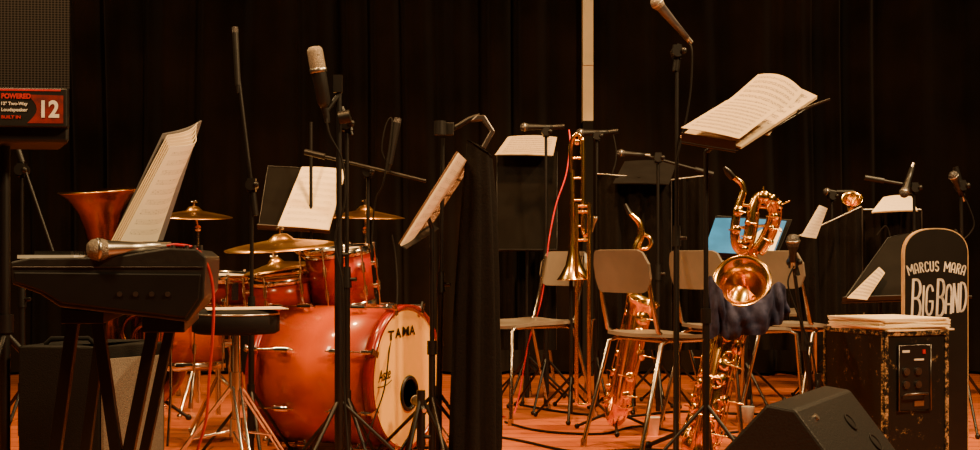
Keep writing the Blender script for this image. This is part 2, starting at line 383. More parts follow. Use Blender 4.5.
def drum(name,label,c,ax,R,L,m,nl=8,batter=None,hoopm=None,base=None,lugm=None,reso=None):
    c=V(c); ax=V(ax).normalized(); t=T(name,label,'drum',base if base is not None else c); hm=hoopm or chrome
    t.part('shell',m).lathe([(R*.97,0),(R,0),(R,L),(R*.97,L)],c,ax,56)
    h=t.part('drum_head',batter or drumhead,label='upper head'); h.lathe([(0,L+.008),(R*.9,L+.008),(R*.985,L+.002),(R*1.0,L-.01)],c,ax,56)
    h=t.part('drum_head',reso or drumhead,label='lower head'); h.lathe([(0,-.008),(R*.9,-.008),(R*.985,-.002),(R*1.0,.01)],c,ax,56)
    for hh in (L,0):
        s=1 if hh else -1
        q=t.part('hoop',hm); q.lathe([(R*1.0,hh+s*.018),(R*1.035,hh+s*.02),(R*1.04,hh-s*.012),(R*1.005,hh-s*.014)],c,ax,56,close=True)
    a=ax.orthogonal().normalized(); bb=ax.cross(a)
    for k in range(nl):
        th=2*math.pi*(k+.5)/nl; rd=a*math.cos(th)+bb*math.sin(th); q=t.part('lug',lugm or chrome)
        q.cyl(c+rd*(R+.022)+ax*-.012,c+rd*(R+.022)+ax*(L+.012),.0035,None,6)
        for hh in (L*.28,L*.72): 
            q.cyl(c+rd*(R-.002)+ax*hh,c+rd*(R+.018)+ax*hh,.009,None,8); q.cyl(c+rd*(R+.022)+ax*(hh-.02),c+rd*(R+.022)+ax*(hh+.02),.0085,None,8)
        for hh,s in ((L,1),(0,-1)): q.cyl(c+rd*(R+.022)+ax*(hh+s*.012),c+rd*(R+.022)+ax*(hh+s*.026),.007,None,6)
    return t
def cymbal_part(t,c,n,R,m=None):
    n=V(n).normalized(); q=t.part('cymbal',m or bronze); bl=R*.22
    pr=[(.006,.030),(bl*.55,.026),(bl*.9,.012),(bl,.006),(R*.5,-.004),(R*.8,-.014),(R,-.024)]
    full=pr+[(r,h-.0015) for r,h in pr[::-1]]
    q.lathe(full,c,n,56)
    q=t.part('wing_nut',chrome); q.cyl(V(c)+n*.03,V(c)+n*.055,.008); q.cyl(V(c)+n*.05+V((-.015,0,0)),V(c)+n*.05+V((.015,0,0)),.004)
def cymbal_stand(foot,c,n,R,label,elbow=None,rot=.4,r=.25,leaf=True,m=None):
    foot,c=V(foot),V(c); t=T('cymbal_stand',label,'cymbal',foot)
    tripod_legs(t,'leg',chrome,foot,.30,r,rot,.008)
    q=t.part('pole',chrome); e=V(elbow) if elbow is not None else V((foot.x,foot.y,c.z-.08)); mm=foot.lerp(e,.5)
    q.cyl(foot+V((0,0,.05)),mm,.013); q.cyl(mm,e,.010); q.cyl(mm-V((0,0,.03)),mm+V((0,0,.02)),.019); q.cyl(e,c,.007); q.sph(e,.017)
    cymbal_part(t,c,n,R,m); return t
def cable(pts,label,m=None,r=.0035,name='microphone_cable'):
    t=T(name,label,'cable',pts[0],solo=True); t.part(name,m or rubber).tube(pts,r,6,smooth=6); return t
# ================================ DRUM KIT ======================================
BN=V((math.sin(math.radians(65)),-math.cos(math.radians(65)),0)); BF=P(401,377,4.95); BL=.48; BR=.267
bc=BF-BN*BL
bb=V((BF.x-BN.x*.24,BF.y-BN.y*.24,0))
o_=(bc-bb).dot(BN)
bm_=axis_fade('bass_lacquer_fade',BN,o_-.06,o_+BL+.03)
t=T('bass_drum','orange-red lacquered bass drum with cream front head lying on its side','drum',bb)
t.part('shell',bm_).lathe([(BR*.96,0),(BR,0),(BR,BL),(BR*.96,BL)],bc,BN,72)
hd=t.part('front_head',bass_head,label='cream front head')
uu=Z.cross(BN).normalized()
port_c=(.015,-.062); pr=.058
def headpt(a,c):
    th=2*math.pi*a; ro=BR*.99
    inner=V((port_c[0]+pr*math.cos(th),port_c[1]+pr*math.sin(th),0)); outer=V((ro*math.cos(th),ro*math.sin(th),0))
    p=inner.lerp(outer,c); return BF+uu*p.x+Z*p.y+BN*.026
hd.grid(headpt,64,6)
q=t.part('port_ring',black_plastic); q.ring(BF+uu*port_c[0]+Z*port_c[1]+BN*.027,BN,pr+.003,.008,40)
q=t.part('port_shade',port_black); q.lathe([(0,-.03),(pr*.98,-.03),(pr,.024)],BF+uu*port_c[0]+Z*port_c[1],BN,32)  # near-black cup; its colour stands in for the unlit drum inside
t.part('rear_head',drumhead).lathe([(0,-.008),(BR*.985,-.004)],bc,BN,56)
hoopm=mat('red_hoop_lacquer',(.26,.008,.0),.25,coat=.4,col2=(.20,.005,.0))
for hh in (BL+.000,-.034):
    t.part('hoop',hoopm).lathe([(BR*.985,hh-.006),(BR*1.035,hh-.006),(BR*1.035,hh+.034),(BR*.985,hh+.034)],bc,BN,72,close=True)
for k in range(8):
    th=2*math.pi*(k+.5)/8; rd=uu*math.cos(th)+Z*math.sin(th)
    for (s0,s1),hh,h2 in (((0,.15),.12,-.040),((BL-.15,BL),BL-.12,BL+.036)):
        q=t.part('lug',chrome)
        q.cyl(bc+rd*(BR+.022)+BN*(s0-.02),bc+rd*(BR+.022)+BN*(s1+.02),.0035,None,6)
        q.cyl(bc+rd*(BR-.004)+BN*hh,bc+rd*(BR+.02)+BN*hh,.012); q.cyl(bc+rd*(BR+.022)+BN*(hh-.03),bc+rd*(BR+.022)+BN*(hh+.03),.011)
        q=t.part('claw_hook',chrome); q.para(bc+rd*(BR*.97)+BN*(h2-.004)-rd.cross(BN)*.011,rd*.045,rd.cross(BN)*.022,BN*.007)
        s=-1 if h2>0 else 1
        q.cyl(bc+rd*(BR+.022)+BN*h2,bc+rd*(BR+.022)+BN*(h2+s*.05),.009,None,8)
for i,ch in enumerate('TAMA'):
    xx=-.150+i*.055; zz=.152-.2*(xx+.05)**2*2+i*.003
    q=t.part('head_letter',black_paint,label='black letter on front head')
    q.text(ch,BF+uu*xx+Z*zz+BN*.0275,uu,Z,.052 if ch=='M' else .046,.036,bold=.03)
q=t.part('head_emblem',black_paint,label='small handwritten emblem on front head')
em=(uu+Z*.12).normalized(); ev=BN.cross(em).normalized()
q.text('Aste',BF-uu*.222-Z*.002+BN*.0275,em,ev,.095,.042,shear=.3,bold=.012)
q.tube([BF-uu*.225-Z*.018+BN*.029,BF-uu*.17-Z*.016+BN*.029,BF-uu*.125+Z*.0+BN*.029],.0018,5,smooth=4)
for s in (1,-1):
    q=t.part('spur',chrome,label='chrome spur leg'); a0=bc+BN*(BL*.78)+uu*s*BR*.92-Z*.08; fo=V((a0.x+uu.x*s*.13+BN.x*.12,a0.y+uu.y*s*.13+BN.y*.12,.012))
    q.cyl(a0+Z*.06-BN*.02,fo,.009); q.sph(fo,.012); q.cyl(a0-uu*s*.02,a0+uu*s*.03,.022)
# toms and snare
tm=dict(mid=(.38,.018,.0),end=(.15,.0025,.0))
c=P(343,304,5.25); ax=V((-.10,-.10,1)).normalized()
t=drum('rack_tom','red lacquered rack tom with chrome hoops above bass drum',c,ax,.13,.21,axis_fade('tom_fade',ax,-.05,.3,**tm),6)
q=t.part('mount_arm',chrome); q.tube([c+V((-.13,.02,.10)),c+V((-.18,.04,.05)),V((c.x-.16,c.y+.03,.52))],.010)
c=P(282,309,5.2); ax=V((-.08,-.08,1)).normalized()
t=drum('rack_tom','small red lacquered tom beside the crash cymbal stand',c,ax,.12,.115,axis_fade('tom_fade_b',ax,-.04,.14,**tm),6)
q=t.part('mount_arm',chrome); q.tube([c+V((.06,.0,-.02)),c+V((.08,.0,-.14)),c+V((.10,.05,-.22))],.010)
c=P(187,363,5.3); 
t=drum('floor_tom','orange-red floor tom with chrome legs behind keyboard',c,Z,.15,.24,axis_fade('floor_tom_fade',Z,c.z-.03,c.z+.27,mid=(.62,.10,.0),end=(.22,.006,.0)),8,base=V((c.x,c.y,0)))
for k in range(3):
    a=k*2.09+.4; q=t.part('leg',chrome); e=V((math.cos(a),math.sin(a),0)); q.tube([c+e*.175+Z*.16,c+e*.175-Z*.1,V((c.x+e.x*.21,c.y+e.y*.21,.012))],.006); q.cyl(c+e*.15+Z*.08,c+e*.185+Z*.08,.014)
c=P(218,304,5.4); t=drum('snare_drum','red lacquered snare drum on a chrome stand',c,V((.03,-.05,1)),.17,.11,axis_fade('snare_fade',Z,-.02,.13,**tm),8)
q=t.part('snare_strainer',chrome); q.box(c+V((.10,-.145,.055)),(.03,.02,.07))
q=t.part('stand_basket',chrome)
for k in range(3):
    a=k*2.09+.9; q.tube([c+V((math.cos(a)*.18,math.sin(a)*.18,.02)),c+V((math.cos(a)*.17,math.sin(a)*.17,-.03)),V((c.x,c.y,c.z-.12))],.006)
q.cyl(V((c.x,c.y,.10)),V((c.x,c.y,c.z-.10)),.012); tripod_legs(t,'leg',chrome,V((c.x,c.y,0)),.26,.23,.2,.007)
# cymbals
cymbal_stand(G(312,5.35),P(281,241,5.15),(-.06,-.10,1),.225,'large bronze ride cymbal on a chrome tripod stand',elbow=P(312,262,5.3))
cymbal_stand(G(366,5.7),P(365,212,5.7),(.02,-.06,1),.175,'bronze crash cymbal on a tall chrome stand')
cymbal_stand(G(198,6.3),P(194,212,6.3),(.03,-.09,1),.185,'bronze crash cymbal on a stand behind drums',m=bronze)
t=cymbal_stand(G(283,5.5),P(276,264,5.5),(-.18,-.08,1),.155,'pair of bronze hi-hat cymbals on a pedal stand'); cymbal_part(t,P(276,268,5.5),(-.18,-.08,1),.155)
# drummer throne
b=G(236,4.45); t=T('drum_throne','round black padded drum throne with chrome tripod base','stool',b)
zt=P(238,309,4.45).z; R=.148
t.part('seat',rubber).lathe([(0,zt),(R*.8,zt),(R*.96,zt-.008),(R,zt-.025),(R,zt-.075),(R*.9,zt-.083),(0,zt-.083)],b,Z,48)
t.part('seat_trim',steel).ring(b+Z*(zt-.016),Z,R*.985,.003,48)
q=t.part('post',chrome); q.cyl(b+Z*.12,b+Z*(zt-.07),.014); q.cyl(b+Z*.30,b+Z*.36,.024); q.cyl(b+Z*.14,b+Z*.20,.024)
for k in range(3):
    a=.9+k*2.094; e=V((math.cos(a),math.sin(a),0)); q=t.part('leg',chrome)
    for s in (-.012,.012):
        sd=V((-e.y,e.x,0))*s; q.cyl(b+Z*.33+sd,b+e*.25+Z*.015+sd,.005); q.cyl(b+Z*.16+sd,b+e*.15+Z*.13+sd,.004)
    q.cyl(b+e*.25+Z*.0,b+e*.25+Z*.03,.016,.012); 
t=T('paper_sheet','cream sheet of paper lying on the drum throne','paper',b+Z*(zt+.002),solo=True)
t.part('paper_sheet',cream).quad(b+V((-.07,-.13,zt+.003)),b+V((.19,-.06,zt+.004)),b+V((.13,.13,zt+.004)),b+V((-.12,.06,zt+.003)),.0022,6,.0)
mic_stand(421,4.62,P(421,410,4.62),None,'tripod','short black microphone stand before bass drum',rot=.1,r=.12)
microphone(P(415,399,4.74),P(423,409,4.6),'vocal','black kick drum microphone pointing at port hole',R=.018,gm=dark_mesh)
# ================================ KEYBOARD ======================================
kd=V((-.175,1,0)).normalized(); dn=2.95
prof=[(10,262),(12,284),(40,294),(60,307),(188,322),(204,299),(206,257),(196,249),(168,248),(110,257),(30,258)]
pts=[P(x,y,dn) for x,y in prof]
fb=P(110,325,dn)
t=T('electronic_keyboard','charcoal electronic keyboard seen from its end on a stand','keyboard',fb)
q=t.part('body',grey_plastic,bevel=.004); q.prism(pts,kd*.95)
q=t.part('end_cap',black_plastic,bevel=.003); q.prism([P(x,y,dn) for x,y in [(14,272),(15,282),(42,291),(62,303),(186,318),(199,298),(201,274)]],-kd*.008)
q=t.part('end_seam',dk_steel); q.tube([P(13,267,dn)-kd*.002,P(203,267,dn)-kd*.002],.0010,6)
for k in range(4): t.part('socket',dk_steel).cyl(P(120+16*k,294,dn)-kd*.008,P(120+16*k,294,dn)-kd*.011,.006,None,14)
for k in range(36): t.part('white_key',white_p).para(P(14,258.5,dn)+kd*(.04+k*.0225),V((.13,0,0)),kd*.0212,V((0,0,.008)))
for k in range(35):
    if k%7 not in (2,6): t.part('black_key',black_plastic).para(P(30,257,dn)+kd*(.056+k*.0225),V((.085,0,0)),kd*.012,V((0,0,.014)))
for k in range(5): t.part('control_knob',dk_steel).cyl(P(172+7*k,250,dn)+kd*(.03+.03*(k%2)),P(172+7*k,245,dn)+kd*(.03+.03*(k%2)),.006,.005,12)
q=t.part('music_rest',black_metal); q.tube([P(112,250,3.12),P(118,243,3.1),P(170,243,3.36),P(176,250,3.38)],.004)
t=T('keyboard_stand','black folding keyboard stand with crossed legs','stand',G(100,3.2))
q=t.part('top_rail',black_metal,bevel=.002)
for xx,y0 in ((76,312),(160,321)): q.prism([P(xx-22,y0-2,dn)+kd*.1,P(xx+22,y0+2,dn)+kd*.1,P(xx+22,y0+14,dn)+kd*.1,P(xx-22,y0+14,dn)+kd*.1],kd*.7)
for s,ls in ((.12,(((64,326),(28,590)),((90,326),(128,590)),((148,332),(96,590)))),(.72,(((150,332),(96,590)),((64,326),(30,590))))):
    for a_,b_ in ls:
        q=t.part('leg',black_metal,bevel=.002); p0=P(a_[0],a_[1],dn)+kd*s; p1=P(b_[0],b_[1],dn)+kd*s; p1.z=0.0
        q.para(p0-V((.014,0,0)),V((.028,0,0)),V((0,.022,0)),p1-p0)
# folded music book leaning on rest
A,B,C,D=P(117,243,3.10),P(160,243,3.38),P(204,125,3.46),P(172,137,3.2)
t=T('music_book','open cream music book with grey cover leaning on keyboard rest','book',A)
nn=(B-A).cross(D-A).normalized()
t.part('cover',cover_grey,label='grey cover').quad(A-nn*.026+(B-A)*.14,B-nn*.02+(B-A)*.26,C-nn*.02+(C-D)*.16,D-nn*.022,.004,6,.01)
for k in range(5):
    sc=.02*k
    t.part('page',page if k==4 else cream).quad(A+nn*(.005*k-.014),B+nn*(.004*k-.016)-(B-A)*sc,C+nn*(.004*k-.018)-(C-D)*sc*2.6-(C-B)*.012*k,D+nn*(.005*k-.012)-(D-A)*.02*k,.0015,8,.014+.004*k)
microphone(P(86,250,2.93),P(160,247,3.0),'vocal','silver-topped vocal microphone lying on the keyboard',R=.0245,bm=steel)
cable([P(166,246,3.0),P(178,245,3.0),P(196,249,3.02),P(207,264,3.05),P(213,290,3.1),P(213,330,3.15),P(209,380,3.3),P(206,420,3.5),P(196,455,3.6),G(180,3.8,.01)],'red microphone cable hanging from the keyboard',red_cable,.0038)
# combo amplifier
b=P(100,450,4.25); b.z=0; t=T('guitar_amplifier','black combo amplifier with grey grille cloth','amplifier',b)
H=P(100,347,4.25).z; c0=V((b.x,b.y,.0))
t.part('cabinet',amp_m,bevel=.006).para(c0+Z*.02,V((-.98,.17,0)).normalized()*.29,V((.17,.98,0)).normalized()*.40+V((.02,0,0)),Z*(H-.02))
t.part('grille',grille_cloth).para(c0+V((.004,-.0,.05)),V((.145,.20,0)),V((.01,-.006,0)),Z*(H-.09))
t.part('grille_frame',amp_m,bevel=.004).para(c0+V((-.02,.01,.02)),V((.17,.235,0)),V((-.10,.10,0)),Z*(H-.02))
t.part('handle',rubber).tube([c0+V((-.22,.12,H)),c0+V((-.2,.12,H+.02)),c0+V((-.08,.14,H+.02)),c0+V((-.06,.14,H))],.008,8)
for k in range(4): t.part('foot',rubber).cyl(c0+V((-.25+.2*(k%2),.08+.25*(k//2),0)),c0+V((-.25+.2*(k%2),.08+.25*(k//2),.022)),.018)
# ================================ PA SPEAKER ====================================
d=4.2; sb=P(8,148,d); t=T('loudspeaker','black powered loudspeaker with perforated grille and red badge','loudspeaker',sb)
x0=P(-60,148,d).x; x1=P(66,148,d).x; z0=P(0,142,d).z; z1=z0+.66
u=V((1,.10,0)).normalized(); vv=V((-.10,1,0)).normalized(); o=V((x0,d,z0)); W=(x1-x0)
t.part('cabinet',black_plastic,bevel=.012).prism([o,o+u*W,o+u*(W-.09)+vv*.28,o+u*.09+vv*.28],Z*(z1-z0))
zg=P(0,88,d).z
g0=V((x0,d,0))-vv*.014
t.part('grille',perf).quad(g0+u*.012+Z*zg,g0+u*(W+.004)+Z*zg,g0+u*(W+.004)+Z*(z1-.02),g0+u*.012+Z*(z1-.02),.004,8,0)
zb=P(0,127,d).z
bo=V((x0,d,zb))-vv*.034
bg=t.part('badge_panel',black_plastic,label='black badge panel with red swoosh',bevel=.004); bg.para(bo+u*.01,u*(W-.010),vv*.036,Z*(zg-zb))
hh=zg-zb
rd=t.part('badge_swoosh',red_dk,bg)
sw=[bo+u*(W-.125+.03*math.sin(k/8*math.pi))-vv*.0015+Z*(.012+(hh-.034)*k/8) for k in range(9)]
rd.prism([bo+u*(W-.012)-vv*.0015+Z*.012,bo+u*(W-.012)-vv*.0015+Z*(hh-.024)]+sw[::-1],vv*.003)
rd=t.part('badge_line',red_p,bg); rd.para(bo+u*.02-vv*.0015+Z*(hh-.010),u*(W-.04),vv*.003,Z*.006)
t.part('badge_lettering',white_p,bg).text('12',bo+u*(W-.080)-vv*.003+Z*.030,u,Z,.056,.056,bold=.03)
t.part('badge_lettering',white_p,bg).text('12" Two-Way',bo+u*(W-.205)-vv*.003+Z*.066,u,Z,.082,.014,bold=.02)
t.part('badge_lettering',white_p,bg).text('Loudspeaker',bo+u*(W-.205)-vv*.003+Z*.046,u,Z,.082,.014,bold=.02)
t.part('badge_lettering',red_p,bg,label='red lettering').text('POWERED',bo+u*(W-.205)-vv*.003+Z*.090,u,Z,.092,.017,bold=.04)
t.part('badge_lettering',red_p,bg,label='red lettering').text('BUILT IN',bo+u*(W-.205)-vv*.003+Z*.026,u,Z,.06,.010,bold=.03)
t=T('speaker_stand','black pole stand holding up the loudspeaker','speaker stand',G(5,4.35))
q=t.part('pole',black_metal); q.cyl(G(5,4.35,.1),G(5,4.35,z0+.003),.0175,None,16); q.cyl(G(5,4.35,.5),G(5,4.35,.56),.028)
tripod_legs(t,'leg',black_metal,G(5,4.35),.5,.42,.5,.012)
mic_stand(22,4.9,P(22,170,4.9),(P(18,150,4.9),P(55,258,4.9)),label='black boom stand beside the loudspeaker pole',r=.25)
# tuba
tb=G(106,5.9); t=T('tuba','aged brass tuba standing upright with its bell up','tuba',tb)
bt=P(99,191,5.9); axs=V((-.06,-.10,1)).normalized()
k=.172
q=t.part('bell',brass_dk); o=bt-axs*.62
q.lathe([(.035,.0),(.042,.12),(.052,.25),(.064,.36),(.080,.45),(.100,.52),(.126,.568),(.150,.597),(k+.002,.614),(k+.006,.62),(k+.002,.624),(.146,.604),(.120,.575),(.09,.53),(.07,.44)],o,axs,56)
q=t.part('bell_rim',brass); q.ring(bt,axs,k+.004,.004,48)
q=t.part('main_branch',brass_dk); q.tube([o+axs*.02,o-axs*.10,o+V((.06,0,-.26)),o+V((.17,0,-.32)),o+V((.28,0,-.24)),o+V((.31,0,-.06)),o+V((.28,0,.18)),o+V((.20,0,.24)),o+V((.13,0,.15)),o+V((.12,0,-.1))],[.035,.045,.052,.055,.052,.046,.038,.034,.030,.026],16,smooth=6)
q=t.part('valve_block',brass_dk)
for kk in range(3): q.cyl(o+V((.19,-.10+.05*kk,-.10)),o+V((.19,-.10+.05*kk,.08)),.02)
q=t.part('valve_tubing',brass_dk); q.ring(o+V((.15,-.06,-.02)),V((0,1,0)),.08,.012); q.ring(o+V((.18,-.08,-.05)),V((0,1,0)),.06,.010)
q=t.part('support_stand',black_metal); q.cyl(V((o.x+.15,o.y,.08)),V((o.x+.15,o.y,o.z-.36)),.015); tripod_legs(t,'stand_leg',black_metal,V((o.x+.15,o.y,0)),.16,.2,.3,.009)
# ================================ CHAIRS ========================================
R_=math.radians
chair(188,6.8,R_(70),'grey laminate chair with chrome frame behind the drums')
chair(525,6.1,R_(213),'grey laminate chair with chrome frame beside draped stand')
chair(667,5.15,R_(30),'grey laminate chair with chrome frame holding a saxophone')
chair(736,5.7,R_(30),'grey laminate chair with chrome frame beside the baritone saxophone')
chair(812,5.9,R_(30),'grey laminate chair with chrome frame near the crate')
chair(508,7.3,R_(250),'grey laminate chair with chrome frame close to the curtain')
chair(884,7.1,R_(110),'grey laminate chair with chrome frame behind music stands')
chair(775,7.4,R_(250),'grey laminate chair with chrome frame close to the curtain')
chair(640,6.95,R_(140),'grey laminate chair with chrome frame behind the cloth fronts')
# ======================== LEFT-CENTRE MIC STANDS ================================
mic_stand(251,4.85,P(252,185,4.85),(P(254,205,4.85),P(238,72,4.85)),label='tall black boom stand raised almost upright over drums',rot=.9,r=.2)
microphone(P(235,27,4.85),P(238,85,4.85),'pencil','slim black pencil microphone on top of boom',R=.012)
t=mic_stand(339,4.5,P(339,75,4.5),None,'tripod','thick black microphone stand in front of bass drum',rot=2.2,r=.26,heavy=1.35)
q=t.part('boom_clamp',black_metal); q.cyl(P(339,118,4.46),P(350,116,4.46),.022); q.box(P(338,84,4.5),(.03,.03,.06)); q.cyl(P(339,95,4.5),P(326,112,4.48),.009)
mic_stand(347,4.62,P(347,124,4.62),(P(345,118,4.62),P(352,135,4.62)),label='second black microphone stand close behind the thick one',rot=1.1,r=.2)
microphone(P(314,46,4.46),P(325,108,4.48),'large','large silver studio microphone with dark body',R=.0275)
t=mic_stand(368,5.4,P(368,172,5.4),(P(314,154,5.4),P(426,181,5.3)),label='black boom stand reaching over the drum kit',rot=.3); 
microphone(P(398,118,5.3),P(389,164,5.3),'pencil','black pencil microphone pointing up above cymbals',R=.016)
mic_stand(311,5.6,P(311,122,5.6),None,label='thin black microphone stand behind drums',rot=.8,r=.15)
# music stand with beige sheets over drums
music_stand(P(258,228,5.6),P(330,232,5.6),P(345,170,5.75),P(268,166,5.75),G(300,5.75),'black music stand holding beige sheet music behind drums')
sheets(P(279,227,5.56),P(330,231,5.56),P(347,171,5.71),P(303,168,5.71),'beige printed sheet music on stand behind drums',2,page2)
# tilted wire music stand beside draped stand
BL_,BR_,TR_,TL_=P(399,244,4.5),P(432,224,4.85),P(470,166,4.95),P(457,152,4.55)
music_stand(BL_,BR_,TR_,TL_,G(432,4.72),'brown wire music stand tilted steeply holding white pages',wire=True,rot=.8,bars=12,wm=wire_brown)
sheets(BL_,BL_.lerp(BR_,.38),TL_.lerp(TR_,.62),TL_,'white printed pages on the tilted wire stand',3,page,.004)
# stand lamp with bent neck
b=P(446,135,4.7); t=T('music_stand_lamp','black clip-on music stand lamp with bent neck','lamp',b)
q=t.part('clamp',black_plastic,bevel=.003); q.box(P(447,129,4.7),(.05,.03,.045)); q.cyl(P(440,135,4.68),P(440,121,4.68),.022)
t.part('neck',black_metal).tube([P(452,129,4.7),P(460,125,4.7),P(470,119,4.7),P(480,116,4.7)],.010,8,smooth=4)
t.part('lamp_shade',dk_steel,bevel=.003).prism([P(470,121,4.68),P(477,115,4.68),P(485,115,4.68),P(495,131,4.68),P(485,149,4.68),P(481,147,4.68),P(490,131,4.68),P(482,120,4.68)],V((0,.05,0)))
mic_stand(438,4.78,P(443,138,4.75),None,label='black stand carrying the clip-on lamp',r=.2,rot=1.7)
# black draped stand
b=G(475,4.72); t=T('draped_cloth_cover','black cloth draped to the floor over a stand','cloth cover',b)
def dr(a,c):
    th=a*2*math.pi; z=.01+c*1.13
    w=.082-.036*c**2.5; dd=.07-.02*c; x0=.0+.015*c
    rip=1+.20*math.sin(th*7+c*1.5)*(1-c*.7)+.08*noise.noise(V((math.cos(th)*2,math.sin(th)*2,c*3)))
    zz=z+ (math.cos(th)*-.03*c)
    return b+V((x0+math.cos(th)*w*rip,math.sin(th)*dd*rip,zz))
q=t.part('drape',drape_cloth); q.grid(dr,96,24)
q.grid(lambda a,c: b+V((.015,0,1.15+.012*(1-c)))+ (dr(a,1)-b-V((.015,0,1.14)))*c,96,3)
q=t.part('inner_stand',black_metal); q.cyl(b+Z*.0,b+Z*1.12,.012)
# =========================== CENTRE STANDS ======================================
music_stand(P(497,250,6.6),P(557,250,6.6),P(557,152,6.65),P(497,152,6.65),G(527,6.7),'black music stand front with cream pages near curtain',rot=.1)
sheets(P(495,156,6.55),P(552,157,6.55),P(556,139,6.75),P(508,138,6.75),'cream pages lying over top of the black stand',2,page3)
def cloth_front(x0,x1,y0,y1,d,label,y0b=None):
    b=G((x0+x1)/2,d); t=T('music_stand_cover',label,'stand cover',b); A_,B_=P(x0,y1,d),P(x1,y1,d); 
    top=P(x0,y0,d).z; top2=P(x1,y0b if y0b else y0,d).z; lo=A_.z
    q=t.part('cloth',black_cloth)
    q.grid(lambda a,c: V((A_.x+(B_.x-A_.x)*a, d+.018*math.sin(a*19+c)+.01*math.sin(a*41)+.03*c, lo+(top*(1-a)+top2*a-lo)*c)),50,8,.003)
    q=t.part('frame',steel); q.cyl(V((A_.x,d+.045,top+.004)),V((B_.x,d+.045,top2+.004)),.004); q=t.part('pole',black_metal); q.cyl(V((b.x,d+.06,0.02)),V((b.x,d+.06,min(top,top2))),.011)  # steel top bar stands in for rim light along the cover's edge
    q=t.part('cloth_hem',dk_steel); q.cyl(V((B_.x+.003,d+.035,lo)),V((B_.x+.003,d+.045,top2)),.0035,None,6)
    tripod_legs(t,'leg',black_metal,V((b.x,d+.06,0)),.2,.22,.4); return t
cloth_front(598,672,174,350,6.35,'black cloth front hanging from a music stand',180)
cloth_front(655,706,182,350,6.6,'black cloth front hanging beside another cover',176)
cloth_front(498,556,160,350,6.8,'black cloth front below the cream pages')
cloth_front(712,790,262,350,6.65,'black cloth front below the blue folder')
sheets(P(612,185,6.3),P(668,186,6.3),P(676,164,6.6),P(624,163,6.6),'pages in dark folder resting on cloth-covered stand',2,black_plastic)
cloth_front(798,864,238,345,6.4,'black cloth front beside the trumpet',207)
sheets(P(801,236,6.3),P(815,238,6.34),P(826,208,6.34),P(819,205,6.3),'cream pages standing at the edge of cover',2,page)
cloth_front(866,924,210,345,6.7,'black cloth front by the crate')
sheets(P(872,214,6.6),P(918,212,6.6),P(912,199,6.7),P(884,199,6.7),'cream pages lying on top of the cover',3,page2)
# blue folder on small stand
music_stand(P(704,256,6.1),P(776,258,6.1),P(792,220,6.3),P(716,216,6.3),G(745,6.25),'small black music stand holding blue folder',rot=.9)
sheets(P(704,253,6.06),P(774,257,6.06),P(787,222,6.25),P(716,219,6.25),'bright blue plastic folder on the stand',1,blue_fold,name='folder',cat='folder')
sheets(P(750,252,6.06),P(772,253,6.06),P(783,225,6.25),P(758,224,6.25),'cream sheet lying on the blue folder',1,page,off=.012)
# mic stands centre
mic_stand(546,6.4,P(546,132,6.4),(P(556,127,6.4),P(540,128,6.4)),label='black microphone stand in front of the curtain',rot=.2)
microphone(P(520,127,6.38),P(556,127,6.4),'vocal','black vocal microphone held level above stand',R=.02,gm=dark_mesh)
mic_stand(597,6.5,P(597,136,6.5),(P(610,132,6.5),P(592,134,6.5)),label='black microphone stand behind the trombone',rot=.7)
microphone(P(576,133,6.48),P(612,132,6.5),'vocal','black vocal microphone held level beside trombone',R=.02,gm=dark_mesh)
mic_stand(658,6.2,P(658,158,6.2),(P(705,172,6.2),P(640,154,6.2)),label='black boom stand with level arm behind chairs',rot=.5)
microphone(P(617,153,6.2),P(645,155,6.2),'vocal','black microphone at the end of boom arm',R=.018,gm=dark_mesh)
# tall vocal mic
mic_stand(676,4.7,P(677,52,4.7),(P(677,60,4.7),P(679,44,4.7)),label='tall black vocal microphone stand at centre stage',base='round',heavy=.95)
microphone(P(653,-2,4.62),P(687,38,4.7),'vocal','grey vocal microphone angled on the tall stand',R=.022,bm=mat('grey_enamel',(.12,.11,.12),.35,.5),gm=mesh_ball)
cable([P(689,42,4.7),P(692,52,4.68),P(691,85,4.68),P(687,115,4.68),P(681,140,4.68),P(676,175,4.68),P(676,260,4.67),P(675,400,4.67),G(672,4.6,.008),G(640,4.7,.008)],'thin black cable hanging from tall microphone')
# wire stand with big sheets
t=music_stand(P(682,142,4.35),P(736,151,4.25),P(808,108,4.55),P(756,90,4.7),G(706,4.45),'black music stand raised high with scattered white sheets',wire=True,rot=1.3)
t.part('desk_arm',black_metal).cyl(P(776,119,4.5),P(830,99,4.5),.004)
sheets(P(679,139,4.35),P(740,150,4.25),P(816,100,4.6),P(760,78,4.75),'loose cream printed sheets lying on raised stand',3,page3,.004)
sheets(P(705,126,4.42),P(768,141,4.40),P(802,97,4.6),P(757,80,4.75),'curled printed sheet on top of loose pages',2,page3,.02,off=.02)
sheets(P(680,136,4.3),P(738,147,4.22),P(776,118,4.4),P(726,108,4.5),'dark printed sheet covering the loose pages',1,page3,.01,off=.03)
